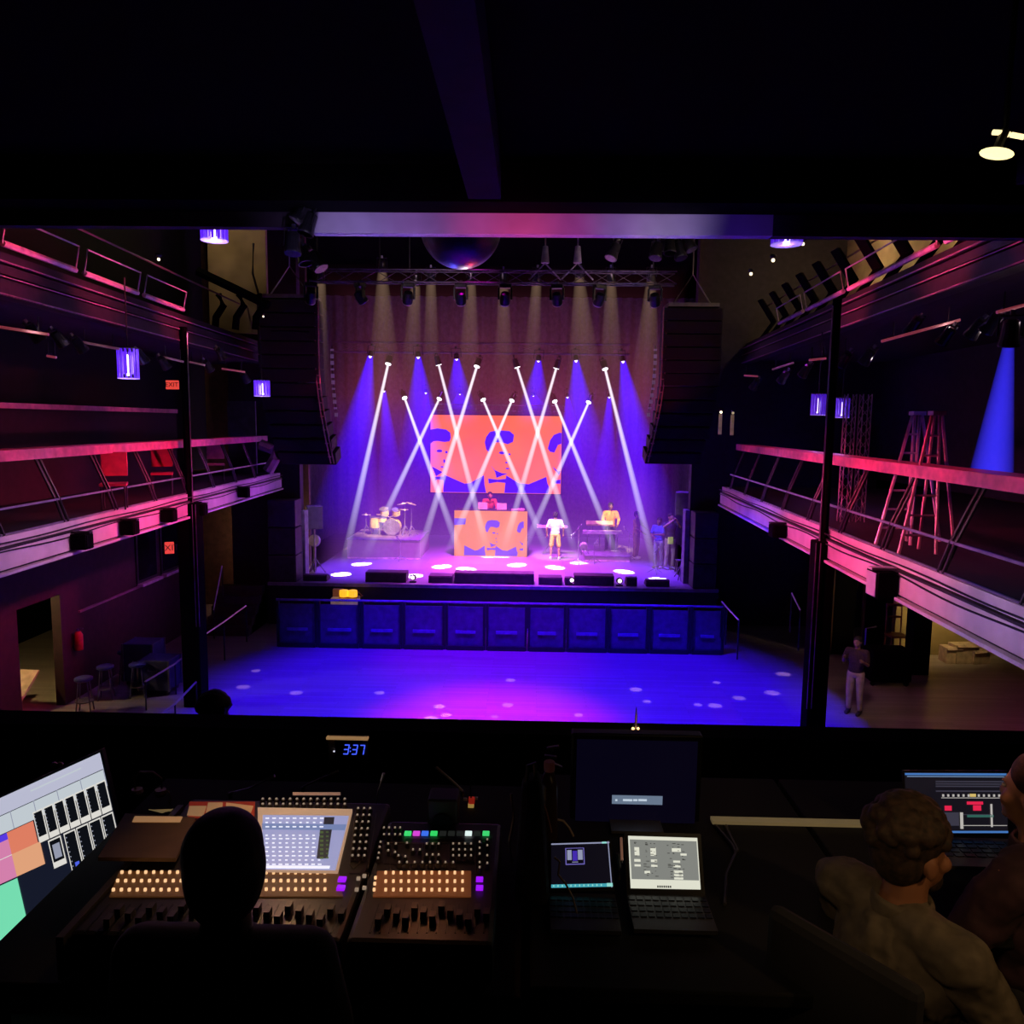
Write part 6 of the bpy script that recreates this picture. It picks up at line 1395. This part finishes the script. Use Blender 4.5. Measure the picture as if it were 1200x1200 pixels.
# dance floor: blue rectangle with violet centre
fy0 = PZ(560, 772, 0).y; fy1 = PZ(560, 872, 0).y
lamp('SPOT', (-.2, 16.5, 11.8), (.02,.0,1), 27000, (-.2, 16.6, 0), 64, .12, .9, square=True)
lamp('SPOT', (-.9, 13.5, 11.8), (1,.0,.6), 13000, (-.7, 15.2, 0), 30, 1, .3)
lamp('SPOT', (-1.4, 19.3, 11.5), (.9,.0,.7), 1800, (-1.2, 19.6, 0), 36, 1, .3)
lamp('SPOT', (5.0, 15, 11), (.35,.03,.5), 900, (6.2, 15.6, 0), 34, 1, .3)
# narrow unseen spots added to imitate glints on the floor
rnd = random.Random(11)
for px, py in ((445,812),(515,828),(505,842),(512,855),(523,838),(530,846),(520,850),(598,797),(595,826),(745,808),(758,822),(678,838),(840,800),(838,827),(866,818),(818,826),(918,790),(905,812),(285,805),(347,812),(300,786),(580,840)):
    c = PZ(px, py, 0); lamp('SPOT', (c.x*.3, c.y-1, 9.0), (.8,.45,1), 3400 if px > 540 or px < 500 else 7000, c, rnd.uniform(1.2,2.2), .6, .02)
# barricade & pit glow
lamp('SPOT', (-.5, 14.0, 7), (.14,.01,1), 150, (-.5, 21.2, .6), 70, 1, .3)
lamp('AREA', (-.8, 21.9, 2.9), (.14,.04,1), 14, (-.8, 21.6, 0), 160, size=9, sizey=.6)
# stage floor purple / magenta
lamp('SPOT', (-.9, 25, 10.5), (.62,.06,1), 22000, (-.9, 26.2, STG), 60, 1, .3)
lamp('SPOT', (-1.2, 23.5, 10), (1,.08,.7), 15000, (-1.2, 26.4, STG), 30, 1, .3)
lamp('SPOT', (-5.2, 25, 10), (.15,.02,1), 11000, (-5.4, 25.4, STG), 34, 1, .3)
lamp('SPOT', (3.6, 25, 10), (.15,.02,1), 12000, (4.0, 25.4, STG), 34, 1, .3)
# stage rear: drape and set colours
for x, c_ in ((-6, (.12,.02,1)), (-3.4, (.3,.04,.9)), (0, (.6,.08,.5)), (2.8, (.35,.04,.9)), (5, (.12,.02,1))): lamp('SPOT', (x, 29.5, 8.6), c_, 220, (x, SB, 4.8), 80, 1, .3)
lamp('SPOT', (-.5, 26, 10), (1,.15,.2), 260, (-.5, SB, 8.5), 70, 1, .3)
# warm front light on the drum kit and set
lamp('SPOT', (-2.0, 21.5, 9), (1,.66,.30), 12000, (bx-.1, KY, RZ+.6), 16, 1, .1)
lamp('SPOT', (0, 21.5, 9), (.9,.45,.8), 1300, (P(450,640,27).x, 27.2, STG+.3), 22, 1, .1)
lamp('SPOT', (2, 21.5, 9), (.9,.45,.8), 1300, (P(710,640,27).x, 27.8, STG+.5), 22, 1, .1)
lamp('SPOT', (1, 20.5, 8), (.8,.6,.9), 900, (P(780,640,26).x, 26, STG+1), 20, 1, .1)
lamp('SPOT', (-3, 20.5, 8), (.6,.4,1), 700, (P(368,606,24.6).x, 24.6, STG+1.6), 16, 1, .1)
# truss glints
lamp('SPOT', (-2.5, 17, 9.0), (.9,.6,.8), 160, (-2.5, 20, zt_), 60, 1, .1); lamp('SPOT', (2.5, 17, 9.0), (.9,.6,.8), 160, (2.0, 20, zt_), 60, 1, .1)
# array edges / proscenium red
lamp('SPOT', (-1.5, 19, 5), (1,.12,.12), 260, (P(382,450,21).x, 21, 7.5), 36, 1, .1); lamp('SPOT', (1.5, 19, 5), (1,.12,.12), 260, (P(775,450,21).x, 21, 7.5), 36, 1, .1)
# lobby wall left maroon
lamp('SPOT', (-8.0, 15.5, 4.0), (1,.12,.3), 34, (-10, 19.4, 3.0), 82, 1, .2); lamp('SPOT', (-7.4, 12, 3.6), (.8,.3,.6), 12, (-8.6, 14.5, 4.0), 80, 1, .2)
lamp('SPOT', (-8, 17, 4), (.2,.1,1), 60, (-8.6, 17, .5), 80, 1, .2)
lamp('POINT', (-11.6, 15.2, 2.6), (1,.75,.3), 130, size=.1)
lamp('POINT', (-8.6, 24.8, 2.6), (1,.6,.35), 45, size=.1)
# half wall + upper left wall
for D in (9, 13, 17): lamp('SPOT', (-8.4, D, 7.6), (1,.08,.25), 45, (-9.5, D+1, 6.5), 70, 1, .1)
# tan walls high
lamp('POINT', (-8.3, 20.4, 11.2), (1,.78,.42), 18, size=.1)
for D in (13, 17, 21): lamp('POINT', (8.0, D, 10.6), (1,.72,.35), 60, size=.1)
# ochre wall under right balcony + floor
lamp('SPOT', (10.2, 18.2, 4.2), (1,.72,.32), 620, (10.4, 21, 2.2), 80, 1, .2)
lamp('SPOT', (8.2, 15.5, 4.2), (1,.45,.3), 16, (8.2, 16.5, 0), 120, 1, .2)
lamp('SPOT', (6.0, 14.0, 3.8), (1,.62,.38), 90, (7.0, 16.4, 1.0), 40, 1, .1)
# unseen spots added over the consoles and the engineers
lamp('SPOT', (-.9, 2.7, 5.5), (1,.55,.25), 5.0, (-.8, 2.15, DZ), 75, 1, .03)
lamp('SPOT', (-.35, 2.5, 5.4), (1,.35,.15), 1.6, (-.35, 2.0, DZ), 60, 1, .03)
lamp('SPOT', (.7, 1.6, 6.0), (1,.7,.4), 1.4, (.6, 2.5, 4.8), 60, 1, .05)
lamp('SPOT', (1.9, .9, 6.3), (1,.6,.25), 20.0, (1.15, 1.95, 4.95), 50, 1, .05)
lamp('SPOT', (.3, 1.0, 5.9), (1,.62,.3), 9.0, (1.0, 1.95, 4.95), 40, 1, .05)
lamp('SPOT', (2.0, 2.9, 5.3), (1,.25,.2), 4.0, (1.2, 2.0, 5.05), 40, 1, .03)
lamp('SPOT', (-1.2, 3.2, 5.6), (.8,.2,.7), 3.0, (-.85, 1.5, 5.2), 50, 1, .05)
